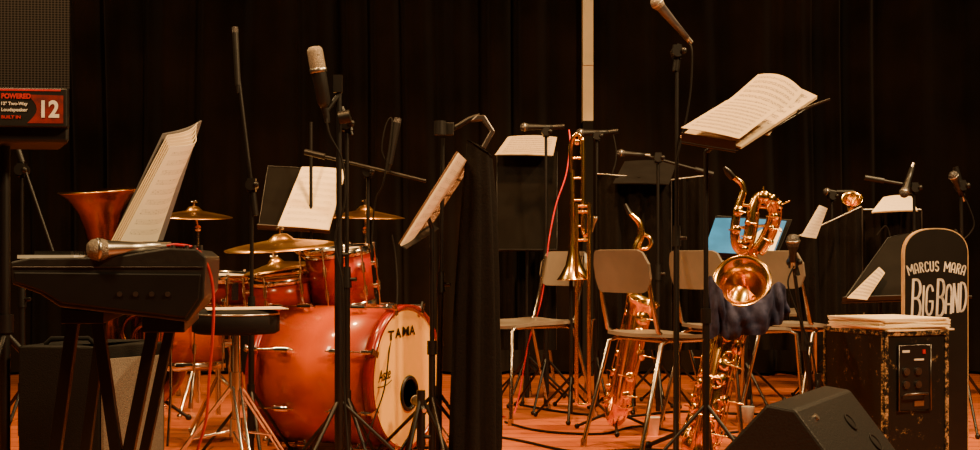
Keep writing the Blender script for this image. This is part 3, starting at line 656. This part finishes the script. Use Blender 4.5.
# ============================== TROMBONE ========================================
d=6.0; b=G(578,d); t=T('trombone','brass trombone hanging bell-down on its stand','trombone',b)
q=t.part('bell',brass); q.lathe([(.0105,0),(.013,.12),(.017,.28),(.026,.38),(.040,.44),(.062,.48),(.080,.505),(.0815,.507),(.078,.509),(.060,.487),(.033,.44)],P(572,170,d+.02),V((.02,0,-1)),40)
q=t.part('tuning_bow',brass); q.tube([P(571,172,d+.02),P(571,148,d+.01),P(573,138,d),P(577,134,d),P(581,138,d),P(583,148,d),P(583,235,d)],.0105,12,smooth=5)
x0_,x1_=576.5,589
q=t.part('slide',brass)
for x in (x0_,x1_): q.cyl(P(x,203,d-.05),P(x,398,d-.05),.0095)
q.tube([P(x0_,396,d-.05),P(x0_+1.5,404,d-.05),P(x1_-1.5,404,d-.05),P(x1_,396,d-.05)],.0088,8,smooth=4)
for y in (206,212,240): q.cyl(P(x0_,y,d-.05),P(x1_,y,d-.05),.007)
q=t.part('brace',brass)
for y in (158,178,200,226): q.cyl(P(571,y,d+.02),P(584,y,d),.006)
q.cyl(P(583,230,d),P(585,236,d-.05),.009)
t.part('mouthpiece',chrome).lathe([(.004,0),(.005,.04),(.012,.065),(.0125,.075),(.009,.073)],P(592,232,d-.05),V((.25,0,1)),16)
t.part('counterweight',brass).cyl(P(575,142,d),P(579,142,d),.015)
q=t.part('support_stand',black_metal); q.cyl(G(571,d+.02,.03),P(571,262,d+.02),.009); q.lathe([(.012,0),(.03,.03),(.012,.06)],P(571,275,d+.02),Z,16); tripod_legs(t,'stand_leg',black_metal,G(571,d+.02),.2,.2,.4)
def trumpet(bellc,ax,label,L=.46,R=.06):
    ax=V(ax).normalized(); bellc=V(bellc); t=T('trumpet',label,'trumpet',bellc); o=bellc-ax*L
    t.part('bell',brass).lathe([(.006,0),(.008,L*.5),(.014,L*.75),(.025,L*.88),(.042,L*.96),(R,L),(R*1.02,L+.002),(R*.97,L+.003),(.038,L*.97),(.02,L*.86)],o,ax,40)
    sd=ax.cross(Z); sd=sd.normalized() if sd.length>.1 else V((1,0,0)); dn_=ax.cross(sd).normalized()
    t.part('lead_pipe',brass).tube([o+ax*L*.1,o-ax*.0,o-ax*.03+dn_*.03,o+dn_*.065,o+ax*L*.55+dn_*.065,o+ax*(L*.62)+dn_*.04,o+ax*L*.55+dn_*.02,o-ax*.1+dn_*.02],.0058,8,smooth=5)
    for k in range(3):
        p=o+ax*(L*.3+.026*k)+dn_*.03; q=t.part('valve',brass); q.cyl(p-dn_*.06,p+dn_*.065,.0095); q.cyl(p-dn_*.09,p-dn_*.06,.004); q.cyl(p-dn_*.094,p-dn_*.09,.008)
    t.part('mouthpiece',chrome).lathe([(.004,0),(.005,.04),(.012,.06),(.013,.07)],o-ax*.1+dn_*.02,-ax,16)
    return t
trumpet(P(852,199,6.56),(-.15,-.75,.65),'brass trumpet resting behind a covered stand',R=.052,L=.40)
# ============================== SAXOPHONES ======================================
def keys(t,path,rad,n,side,r0=.014,t0=.1,t1=.9,m=None):
    L=len(path)
    for k in range(n):
        a=t0+(t1-t0)*k/(n-1); i=min(int(a*(L-1)),L-2); p=path[i]; rr=rad[i]; tn=(path[i+1]-path[i]).normalized()
        sd=(V(side)-tn*V(side).dot(tn)).normalized(); w=tn.cross(sd); off=sd if k%3 else (sd+w*.8).normalized()
        q=t.part('key',m or brass); rk=r0*(.7+.9*a); b0=p+off*(rr*.95); q.cyl(b0,b0+off*.008,rk*.8); q.lathe([(0,.016),(rk*.4,.015),(rk*.95,.013),(rk,.008),(0,.008)],b0,off,16); q.cyl(b0+off*.014,b0+off*.012+w*(rr+.012)*(1 if k%2 else -1),.0028,None,6)
def rods(t,path,rad,side,a0,a1,offs):
    L=len(path); i0,i1=int(a0*(L-1)),int(a1*(L-1))
    for o in offs:
        q=t.part('key_rod',brass); pts=[]
        for i in range(i0,i1,2):
            tn=(path[min(i+1,L-1)]-path[max(i-1,0)]).normalized(); sd=(V(side)-tn*V(side).dot(tn)).normalized(); w=tn.cross(sd)
            pts.append(path[i]+(sd*math.cos(o)+w*math.sin(o))*(rad[i]+.010))
        if len(pts)>1: 
            q.tube(pts,.0028,6)
            for p,i in zip(pts[::4],range(i0,i1,8)): q.cyl(p,path[i],.003,None,6)
def interp(r,n): 
    return [max(x.x,.001) for x in spline([V((q,0,0)) for q in r],n)]
brass_rd=mat('reddish_lacquered_brass',(1.0,.57,.16),.22,1.0,col2=(.78,.34,.08),scale=26)
# tenor saxophone
d=5.62; b=G(620,d); t=T('tenor_saxophone','gold tenor saxophone leaning upright beside a grey chair','saxophone',b)
ctl=[P(636,258,d),P(634,300,d),P(626,345,d),P(617,388,d),P(613,406,d-.02),P(615,418,d-.07),P(620,410,d-.12),P(624,388,d-.13),P(633,345,d-.12),P(639,314,d-.11)]
rr=[.015,.021,.027,.032,.035,.037,.039,.042,.048,.054]
path=spline(ctl,10); rad=interp(rr,10)
q=t.part('body',brass_rd); q.tube(path,rad,20,caps=False)
bn=(ctl[-1]-ctl[-2]).normalized()
t.part('bell',brass).lathe([(.054,-.005),(.058,.02),(.062,.045),(.070,.062),(.073,.064),(.069,.066),(.060,.048),(.052,.02),(.046,-.03)],ctl[-1],bn+V((.1,-.3,0)),40)
t.part('neck',brass).tube([P(636,262,d),P(636,248,d),P(641,236,d),P(640,224,d),P(634,217,d),P(629,212,d)],[.018,.017,.016,.014,.011,.008],12,smooth=5)
t.part('mouthpiece',wood_clar).cyl(P(630,214,d),P(625,204,d),.013,.007)
keys(t,path[:45],rad,12,(.8,-.6,0),.015); rods(t,path,rad,(.8,-.6,0),.02,.42,(-.8,.0,.8)); keys(t,path[62:],[r for r in rad[62:]],6,(.2,-1,0),.020,.05,.95)
rods(t,path,rad,(-.3,-1,0),.66,.97,(-1.0,.9)); rods(t,path,rad,(-.9,-.5,0),.04,.42,(-.4,.5)); keys(t,path[:45],rad,9,(-.9,-.4,0),.013)
q=t.part('octave_loop',brass); q.ring(P(644,242,d),V((.2,1,0)),.030,.009); q=t.part('key_guard',brass); q.tube([P(640,345,d-.18),P(638,360,d-.20),P(632,380,d-.19)],.004,6)
q=t.part('support_stand',black_metal); q.tube([P(614,424,d-.02),V((P(614,424,d).x,d,.05))],.01); tripod_legs(t,'stand_leg',black_metal,G(614,d),.09,.18,.5)
# baritone saxophone
d=4.85; b=G(700,d); t=T('baritone_saxophone','large gold baritone saxophone upright on a stand','saxophone',b)
ctl=[P(757,246,d+.03),P(744,262,d+.05),P(731,290,d+.05),P(719,335,d+.03),P(708,385,d),P(698,430,d-.02),P(693,452,d-.04),P(696,463,d-.08),P(703,455,d-.13),P(708,428,d-.15),P(716,385,d-.13),P(727,338,d-.09),P(738,305,d-.05)]
rr=[.022,.024,.027,.032,.036,.040,.043,.045,.047,.048,.050,.054,.060]
for i,p in enumerate(ctl):
    if p.z<.065: ctl[i]=V((p.x,p.y,.060))
path=spline(ctl,10); rad=interp(rr,10)
t.part('body',brass_rd).tube(path,rad,24,caps=False)
bn=V((-.22,-.80,.42)).normalized(); bcx=P(742,281,d-.13)
t.part('bell',brass).lathe([(.050,-.13),(.055,-.09),(.062,-.055),(.075,-.025),(.097,-.003),(.104,0),(.106,.002),(.102,.004),(.09,-.004),(.068,-.03),(.055,-.06),(.045,-.12),(.0,-.125)],bcx,bn,56)
t.part('bell_bow',brass).tube([P(738,308,d-.06),P(741,298,d-.05),bcx-bn*.10],[.060,.056,.05],24,smooth=6,caps=False)
lp=[P(757,252,d+.03),P(766,238,d+.03),P(773,220,d+.02),P(773,206,d+.01),P(766,198,d),P(758,199,d),P(753,209,d-.005),P(751,224,d-.01),P(748,240,d-.015),P(742,250,d-.02),P(736,243,d-.025),P(735,226,d-.03),P(738,208,d-.03),P(742,196,d-.03),P(744,189,d-.03)]
lr_=[.026,.026,.025,.0245,.024,.0235,.0225,.022,.021,.020,.019,.017,.015,.013,.011]
q=t.part('upper_loop',brass); q.tube(lp,lr_,18,smooth=8)
q=t.part('loop_brace',brass); q.cyl(P(738,228,d-.02),P(772,225,d+.02),.006); q.cyl(P(742,205,d-.02),P(772,208,d+.01),.006)
lpath=spline(lp,10); lrad=interp(lr_,10); keys(t,lpath[5:50],lrad[5:50],6,(0,-1,.1),.014); keys(t,lpath[65:125],lrad[65:125],6,(0,-1,.1),.013); rods(t,lpath,lrad,(0,-1,.1),.02,.26,(-.7,.7)); rods(t,lpath,lrad,(0,-1,.1),.45,.60,(-.7,.7))
t.part('neck',brass).tube([P(744,191,d-.03),P(742,184,d-.03),P(736,179,d-.03),P(730,175,d-.04)],[.012,.011,.010,.008],12,smooth=4)
t.part('mouthpiece',wood_clar).tube([P(733,178,d-.035),P(728,172,d-.04),P(724,167,d-.04)],[.013,.013,.006],12)
keys(t,path[25:60],rad[25:60],12,(-.9,-.5,0),.018); rods(t,path,rad,(-.9,-.5,0),.2,.48,(-.9,-.3,.3,.9))
keys(t,path[85:118],rad[85:118],9,(.1,-1,.1),.020,.02,.98); rods(t,path,rad,(.1,-1,0),.72,.96,(-1.1,-.5,.6,1.1))
keys(t,path[4:22],rad[4:22],4,(.9,-.6,0),.016)
for k in range(6):
    i=86+k*5; q=t.part('tone_hole_guard',brass); q.ring(path[i]+V((.012*(-1)**k,-rad[i]-.012,0)),V((.1*(-1)**k,-1,.1)),.020,.003,20)
q=t.part('support_stand',black_metal); q.cyl(G(700,d+.08,.03),P(714,360,d+.09),.012); tripod_legs(t,'stand_leg',black_metal,G(700,d+.08),.12,.26,.2,.01,z0=.012)
# navy cloth over the baritone
top=[P(704,300,d-.10),P(710,276,d-.14),P(719,288,d-.20),P(730,303,d-.22),P(744,307,d-.23),P(762,299,d-.20),P(773,286,d-.15),P(781,283,d-.12),P(787,300,d-.10)]
bot=[P(703,332,d-.12),P(711,339,d-.17),P(719,334,d-.19),P(730,340,d-.21),P(744,335,d-.21),P(762,334,d-.19),P(773,325,d-.15),P(781,324,d-.13),P(788,312,d-.10)]
tp=spline(top,8); bo_=spline(bot,8); nT=len(tp)-1
t=T('navy_cloth','navy blue cloth draped over the baritone saxophone bell','cloth',P(742,320,d-.2),solo=True)
t.part('navy_cloth',blue_cloth).grid(lambda a,c: tp[int(round(a*nT))].lerp(bo_[int(round(a*nT))],c)+V((0,-.016*math.sin(a*30+c*3.0)-.009*math.sin(a*57-c*5)-.022*math.sin(c*3.1)-.012*noise.noise(V((a*6,c*4,1))),0)),nT,14,.003)
mic_stand(818,5.3,P(793,262,5.25),(P(795,266,5.25),P(789,240,5.25)),label='black microphone stand leaning beside the crate',rot=.1,r=.2)
microphone(P(793,234,5.2),P(793,262,5.22),'vocal','black microphone with wide head on short arm',R=.026,gm=dark_mesh)
# ============================ RIGHT SIDE ========================================
mic_stand(832,6.9,P(832,196,6.9),(P(846,192,6.9),P(828,192,6.9)),label='black microphone stand near the trumpet',rot=.4)
microphone(P(823,191,6.9),P(843,193,6.9),'vocal','black vocal microphone pointing sideways above cover',R=.018,gm=dark_mesh)
mic_stand(916,6.0,P(914,188,6.0),(P(873,179,6.0),P(914,186,6.0)),label='black boom microphone stand behind the sign',rot=.4)
microphone(P(903,197,5.95),P(912,168,6.0),'vocal','black microphone hanging near the boom arm',R=.022,gm=dark_mesh)
mic_stand(965,5.6,P(961,186,5.6),(P(958,176,5.6),P(964,196,5.6)),label='black microphone stand at the edge of the sign',rot=.4)
microphone(P(952,172,5.55),P(962,196,5.6),'vocal','dark vocal microphone tilted above the sign',R=.02,gm=dark_mesh)
cable([P(966,200,5.6),P(974,225,5.6),P(962,240,5.6),P(955,232,5.6),P(962,300,5.6),G(960,5.6,.01)],'thin black cable looping from microphone')
cable([P(877,235,6.0),P(886,226,6.0),P(890,240,6.0),P(884,255,6.0),P(880,262,6.0),P(876,300,6.0)],'thin black cable looping beside cover')
music_stand(P(842,302,5.2),P(905,300,5.2),P(912,232,5.5),P(888,238,5.5),G(880,5.4),'black music stand with steep dark desk beside sign',rot=.5)
sheets(P(846,299,5.16),P(866,301,5.15),P(884,274,5.28),P(878,268,5.3),'cream page corner lying on the dark desk',1,page3,.002)
# big band sign
d=4.95; x0_,x1_=904,970; W=P(x1_,0,d).x-P(x0_,0,d).x; zt=P(0,228,d).z; u=V((1,.06,0)).normalized(); o=G(x0_,d); nb=V((.06,-1,0)).normalized()
t=T('band_sign','black board sign with rounded top and white lettering','sign',o+u*W/2)
def board(m_,z1_): 
    out=[o+u*m_,o+u*(W-m_)]
    for k in range(0,21):
        a=math.pi*k/20; ca,sa=math.cos(a),math.sin(a)
        out.append(o+u*(W/2+(W/2-m_)*math.copysign(abs(ca)**.8,ca))+Z*(z1_-.10+(.10-m_)*abs(sa)**.9))
    return out
t.part('board',tan_edge,label='pale wooden board core').prism(board(0,zt),-nb*.028)
t.part('face',black_paint,label='black painted face').prism([p for p in board(.004,zt)],nb*.002)
# stroke-built art-deco capitals (unit box 1 x 1)
def arcp(cx,cy,rx,ry,a0,a1,n=10): return [(cx+rx*math.cos(math.radians(a0+(a1-a0)*k/n)),cy+ry*math.sin(math.radians(a0+(a1-a0)*k/n))) for k in range(n+1)]
DECO={'B':[[(.12,0),(.12,1)],[(.12,1),(.5,1)]+arcp(.5,.76,.42,.24,90,-90)+[(.12,.52)],[(.12,.52),(.5,.52)]+arcp(.5,.26,.5,.26,90,-90)+[(.12,0)]],
 'I':[[(.5,0),(.5,1)]],'G':[arcp(.5,.72,.42,.28,20,180)+arcp(.5,.28,.42,.28,180,360)+[(.92,.46),(.5,.46)]],
 'A':[[(.05,0)]+[(.05,.66)]+arcp(.5,.66,.45,.34,180,0)+[(.95,0)],[(.05,.32),(.95,.32)]],
 'N':[[(.1,0),(.1,1),(.9,0),(.9,1)]],'D':[[(.1,0),(.1,1)],[(.1,1),(.35,1)]+arcp(.35,.5,.6,.5,90,-90)+[(.1,0)]],
 'M':[[(0,0),(0,1),(.5,.35),(1,1),(1,0)]],'R':[[(.1,0),(.1,1),(.5,1)]+arcp(.5,.76,.42,.24,90,-90)+[(.1,.52)],[(.45,.52),(.95,0)]],
 'C':[arcp(.55,.72,.45,.28,15,180)+arcp(.55,.28,.45,.28,180,345)],'U':[[(.05,1),(.05,.35)]+arcp(.5,.35,.45,.35,180,360)+[(.95,1)]],
 'S':[arcp(.5,.75,.42,.25,20,250)+arcp(.5,.25,.42,.25,80,-160)]}
def stroke(ch,org,tu,tv,w_,h,th):
    q=t.part('sign_letter',white_p,label='white painted letter')
    for st in DECO[ch]:
        pts=[org+tu*(p[0]*w_)+tv*(p[1]*h) for p in st]
        for a_,b_ in zip(pts[:-1],pts[1:]):
            dv=(b_-a_)
            if dv.length<1e-6: continue
            dv.normalize(); sd=dv.cross(nb).normalized()*th/2
            q.para(a_-sd-dv*th*.3+nb*.002,sd*2,(b_-a_)+dv*th*.6,nb*.0015)
nm='MARCUS MARA'; ws={'M':.020,' ':.010}; gap=.0058; tot=sum(ws.get(c_,.0135) for c_ in nm)+gap*(len(nm)-1); Rr=.36; pos=-tot/2; zc_=P(0,271,d).z-Rr
for ch in nm:
    wc=ws.get(ch,.0135)
    if ch!=' ':
        a=math.pi/2-(pos+wc/2)/Rr; tu=u*math.sin(a)-Z*math.cos(a); tv=u*math.cos(a)+Z*math.sin(a)
        stroke(ch,o+u*W*.5+Z*zc_+tv*Rr-tu*wc/2,tu,tv,wc,.036,.0042)
    pos+=wc+gap
zb=P(0,317,d).z
for ch,xx,w_,h_,dz in (('B',.10,.036,.148,-.006),('I',.262,.012,.112,.006),('G',.325,.029,.112,.008),('B',.490,.030,.138,.004),('A',.635,.023,.108,.014),('N',.745,.023,.108,.018),('D',.853,.026,.108,.022)):
    stroke(ch,o+u*W*xx+Z*(zb+dz),u,(Z+u*.04),w_,h_,.0088 if ch=='B' else .0072)
# stage crate
c0=G(884,4.42); u=V((.93,.36,0)).normalized(); v=V((-.36,.93,0)).normalized(); H=P(0,331,4.42).z
t=T('stage_crate','battered black wooden crate with worn edges and socket panel','crate',c0+u*.17+v*.16)
t.part('body',worn,bevel=.006).para(c0+Z*.012,u*.27,v*.34,Z*(H-.012))
for k in range(4): t.part('foot',rubber).cyl(c0+u*(.03+.21*(k%2))+v*(.03+.27*(k//2)),c0+u*(.03+.21*(k%2))+v*(.03+.27*(k//2))+Z*.014,.016)
for a_ in (0,.255): t.part('edge_batten',worn_edge,bevel=.003).para(c0+u*a_-v*.006+Z*.012,u*.015,v*.006,Z*(H-.012))
t.part('edge_batten',worn_edge,bevel=.002).para(c0-v*.006+Z*(H-.018),u*.27,v*.006,Z*.018)
t.part('edge_batten',worn_edge,bevel=.002).para(c0-u*.004+Z*(H-.016),u*.004,v*.34,Z*.016)
t.part('edge_batten',worn_edge,bevel=.002).para(c0-u*.004+Z*.012,u*.004,v*.012,Z*(H-.03))
t.part('edge_batten',worn_edge,bevel=.002).para(c0-u*.004+v*.328+Z*.012,u*.004,v*.012,Z*(H-.03))
pz=P(0,412,4.42).z
t.part('socket_panel',black_plastic,bevel=.003).para(c0+u*.055-v*.006+Z*pz,u*.135,v*.006,Z*.225)
q=t.part('panel_frame',dk_steel); 
q.tube([c0+u*.055-v*.008+Z*pz,c0+u*.19-v*.008+Z*pz,c0+u*.19-v*.008+Z*(pz+.225),c0+u*.055-v*.008+Z*(pz+.225)],.003,6,closed=True)
q=t.part('handle',dk_steel); q.tube([c0+u*.07-v*.01+Z*(pz+.05),c0+u*.07-v*.03+Z*(pz+.06),c0+u*.16-v*.03+Z*(pz+.06),c0+u*.16-v*.01+Z*(pz+.05)],.004,6)
for k in range(4):
    q=t.part('socket',dk_steel); p=c0+u*(.085+.05*(k%2))-v*.006+Z*(pz+.09+.045*(k//2)); q.cyl(p,p-v*.008,.013,None,16); q.cyl(p-v*.008,p-v*.009,.008,None,12,)
t.part('panel_label',white_p).para(c0+u*.07-v*.009+Z*(pz+.200),u*.03,v*.003,Z*.008)
t.part('panel_label',white_p).para(c0+u*.12-v*.009+Z*(pz+.172),u*.04,v*.003,Z*.006)
t.part('panel_switch',red_p,label='red switch').para(c0+u*.155-v*.011+Z*(pz+.195),u*.010,v*.005,Z*.014)
t.part('ventilation_grille',steel).para(c0+u*.12-v*.009+Z*(pz+.015),u*.04,v*.003,Z*.018)
for k in range(7):
    a=random.uniform(-.07,.07); R=M.Rotation(a,3,'Z'); cc=c0+u*(.135+random.uniform(-.02,.015))+v*(.16+random.uniform(-.02,.02))+Z*(H+.003+k*.0062)
    t=T('paper_pile','cream sheets of music stacked loosely on the crate','paper',cc,group='stacked sheet music on crate',solo=True)
    uu_,vv_=R@u,R@v
    t.part('paper_pile',page2 if k==6 else cream).quad(cc-uu_*.145-vv_*.15,cc+uu_*.145-vv_*.15,cc+uu_*.145+vv_*.15,cc-uu_*.145+vv_*.15,.0052,6,.0)
# floor wedge monitor
p0=V((.79,3.58,0)); e=V((.306,.55,0)).normalized(); a=V((.87,-.49,0)).normalized(); Hm=.345
pr_=[(-.30,0),(-.30,.05),(-.03,Hm),(.05,Hm-.01),(.22,.12),(.22,0)]
pp=[p0+a*x+Z*z for x,z in pr_]
t=T('floor_monitor','dark grey wedge floor monitor speaker on the stage edge','monitor speaker',p0+e*.3)
t.part('cabinet',wedge_m,bevel=.008).prism(pp,e*.62)
gn=(pp[2]-pp[1]).cross(e).normalized(); 
if gn.z<0: gn=-gn
g0=pp[1]+e*.02+(pp[2]-pp[1])*.04+gn*.002
t.part('grille',perf).quad(g0,g0+(pp[2]-pp[1])*.90,g0+(pp[2]-pp[1])*.90+e*.58,g0+e*.58,.004,4)
fd=(pp[3]-pp[4]); fn=e.cross(fd).normalized()
if fn.dot(V((0,-1,0)))<0: fn=-fn
for (s,hh,rr_) in ((.38,.66,.026),(.47,.34,.028)):
    q=t.part('port',rubber); c=pp[4]+fd*hh+e*s; q.lathe([(0,.004),(rr_*.8,.003),(rr_,.002)],c,fn,24); q.ring(c+fn*.003,fn,rr_,.003,28)
t.part('emblem',steel).cyl(pp[4]+fd*.85+e*.12,pp[4]+fd*.85+e*.12+fn*.006,.010)
for (px,d,lab) in ((748,5.9,'white paper cup standing on the stage floor'),(653,5.5,'white paper cup beside the chair leg')):
    b=G(px,d); t=T('paper_cup',lab,'cup',b,group='paper cups on the floor',solo=True); t.part('paper_cup',white_cup).lathe([(0,0),(.022,0),(.030,.075),(.0315,.077),(.028,.075),(.021,.006),(0,.006)],b,Z,24)
# cables
cable([P(569,130,6.4),P(570,145,6.38),P(566,175,6.36),P(556,205,6.35),P(549,240,6.35),P(546,270,6.35),P(540,305,6.35),P(528,345,6.35),G(515,6.3,.008),G(500,6.1,.008),G(470,6.3,.008)],'red microphone cable hanging from the level microphone',red_cable,.0038)
cable([G(505,5.9,.006),G(540,5.6,.006),G(600,5.5,.006),G(640,5.75,.006),G(700,5.5,.006),G(780,5.7,.006)],'black cable lying across the stage floor',None,.005)
cable([G(480,5.5,.006),G(520,5.3,.006),G(575,5.0,.006),G(640,5.05,.006),G(760,5.0,.006),G(830,5.4,.006)],'black cable curving over stage boards',None,.005)
cable([G(520,6.6,.006),G(560,6.3,.006),G(620,6.1,.006),G(680,6.3,.006),G(760,6.2,.006),G(820,6.5,.006)],'black cable snaking under the chairs',None,.006)
cable([P(392,235,5.0),P(396,260,4.98),P(397,300,4.9),P(390,345,4.82),P(384,390,4.7),P(370,430,4.6),G(360,4.6,.006)],'thin black cable hanging before bass drum',None,.003)
cable([G(300,4.6,.006),G(340,4.9,.006),G(430,5.1,.006),G(480,4.9,.006)],'black cable lying by bass drum',None,.005)
cable([P(326,114,4.48),P(330,135,4.46),P(342,160,4.46),P(345,200,4.46),P(335,240,4.46),P(343,290,4.46),P(344,380,4.46),G(350,4.4,.006)],'thin black cable twisting down the thick stand')
cable([P(389,168,5.3),P(382,150,5.28),P(386,125,5.28),P(392,122,5.28),P(384,180,5.28),P(374,210,5.35),P(370,300,5.38)],'thin black cable looping from overhead microphone')
cable([P(613,133,6.5),P(616,160,6.48),P(604,200,6.46),P(600,250,6.46),P(604,300,6.46),G(610,6.4,.006)],'thin black cable hanging behind trombone')
cable([P(794,266,5.2),P(788,285,5.2),P(800,320,5.22),P(814,360,5.25),G(825,5.25,.006),G(860,5.4,.006)],'thin black cable hanging beside crate')
cable([G(150,4.6,.006),G(200,4.9,.006),G(260,4.75,.006),G(320,4.7,.006),G(300,5.0,.006)],'black cable curled on the floor by throne',None,.005)
finalize()
# =============================== LIGHT ==========================================
def area(loc,tgt,size,e,col):
    l=bpy.data.lights.new('stage_light','AREA'); l.energy=e; l.size=size; l.color=col; o=bpy.data.objects.new('stage_light',l)
    o.location=loc; o.rotation_euler=(V(tgt)-V(loc)).to_track_quat('-Z','Y').to_euler(); bpy.context.scene.collection.objects.link(o)
def spot(loc,tgt,e,col,ang=50,r=.08):
    l=bpy.data.lights.new('stage_spot','SPOT'); l.energy=e; l.spot_size=R_(ang); l.spot_blend=.6; l.shadow_soft_size=r; l.color=col
    o=bpy.data.objects.new('stage_spot',l); o.location=loc; o.rotation_euler=(V(tgt)-V(loc)).to_track_quat('-Z','Y').to_euler(); bpy.context.scene.collection.objects.link(o)
warm=(1,.64,.29); or_=(1,.50,.17)
area((2.9,1.4,4.0),(-.3,5.2,.5),.5,330,warm)
area((-2.4,1.6,4.1),(0,5.4,.6),.5,120,warm)
spot((.3,4.6,4.3),(.6,6.2,0),1050,or_,75,.12)
spot((-1.6,3.6,4.3),(-.8,5.2,.3),500,or_,70,.12)
spot((3.4,5.2,4.2),(.2,5.4,.3),1100,warm,70,.10)
spot((-3.2,6.0,4.2),(-.3,5.6,.5),480,warm,70,.10)
w=bpy.data.worlds.new('world'); bpy.context.scene.world=w; w.use_nodes=True
w.node_tree.nodes['Background'].inputs[0].default_value=(.5,.3,.18,1); w.node_tree.nodes['Background'].inputs[1].default_value=.03
cam=bpy.data.cameras.new('camera'); co=bpy.data.objects.new('camera',cam); bpy.context.scene.collection.objects.link(co)
co.location=(0,0,CAM_H); co.rotation_euler=(math.pi/2,0,0); cam.sensor_width=36; cam.lens=36*F/980; cam.shift_y=33/980; cam.clip_start=.05
bpy.context.scene.camera=co
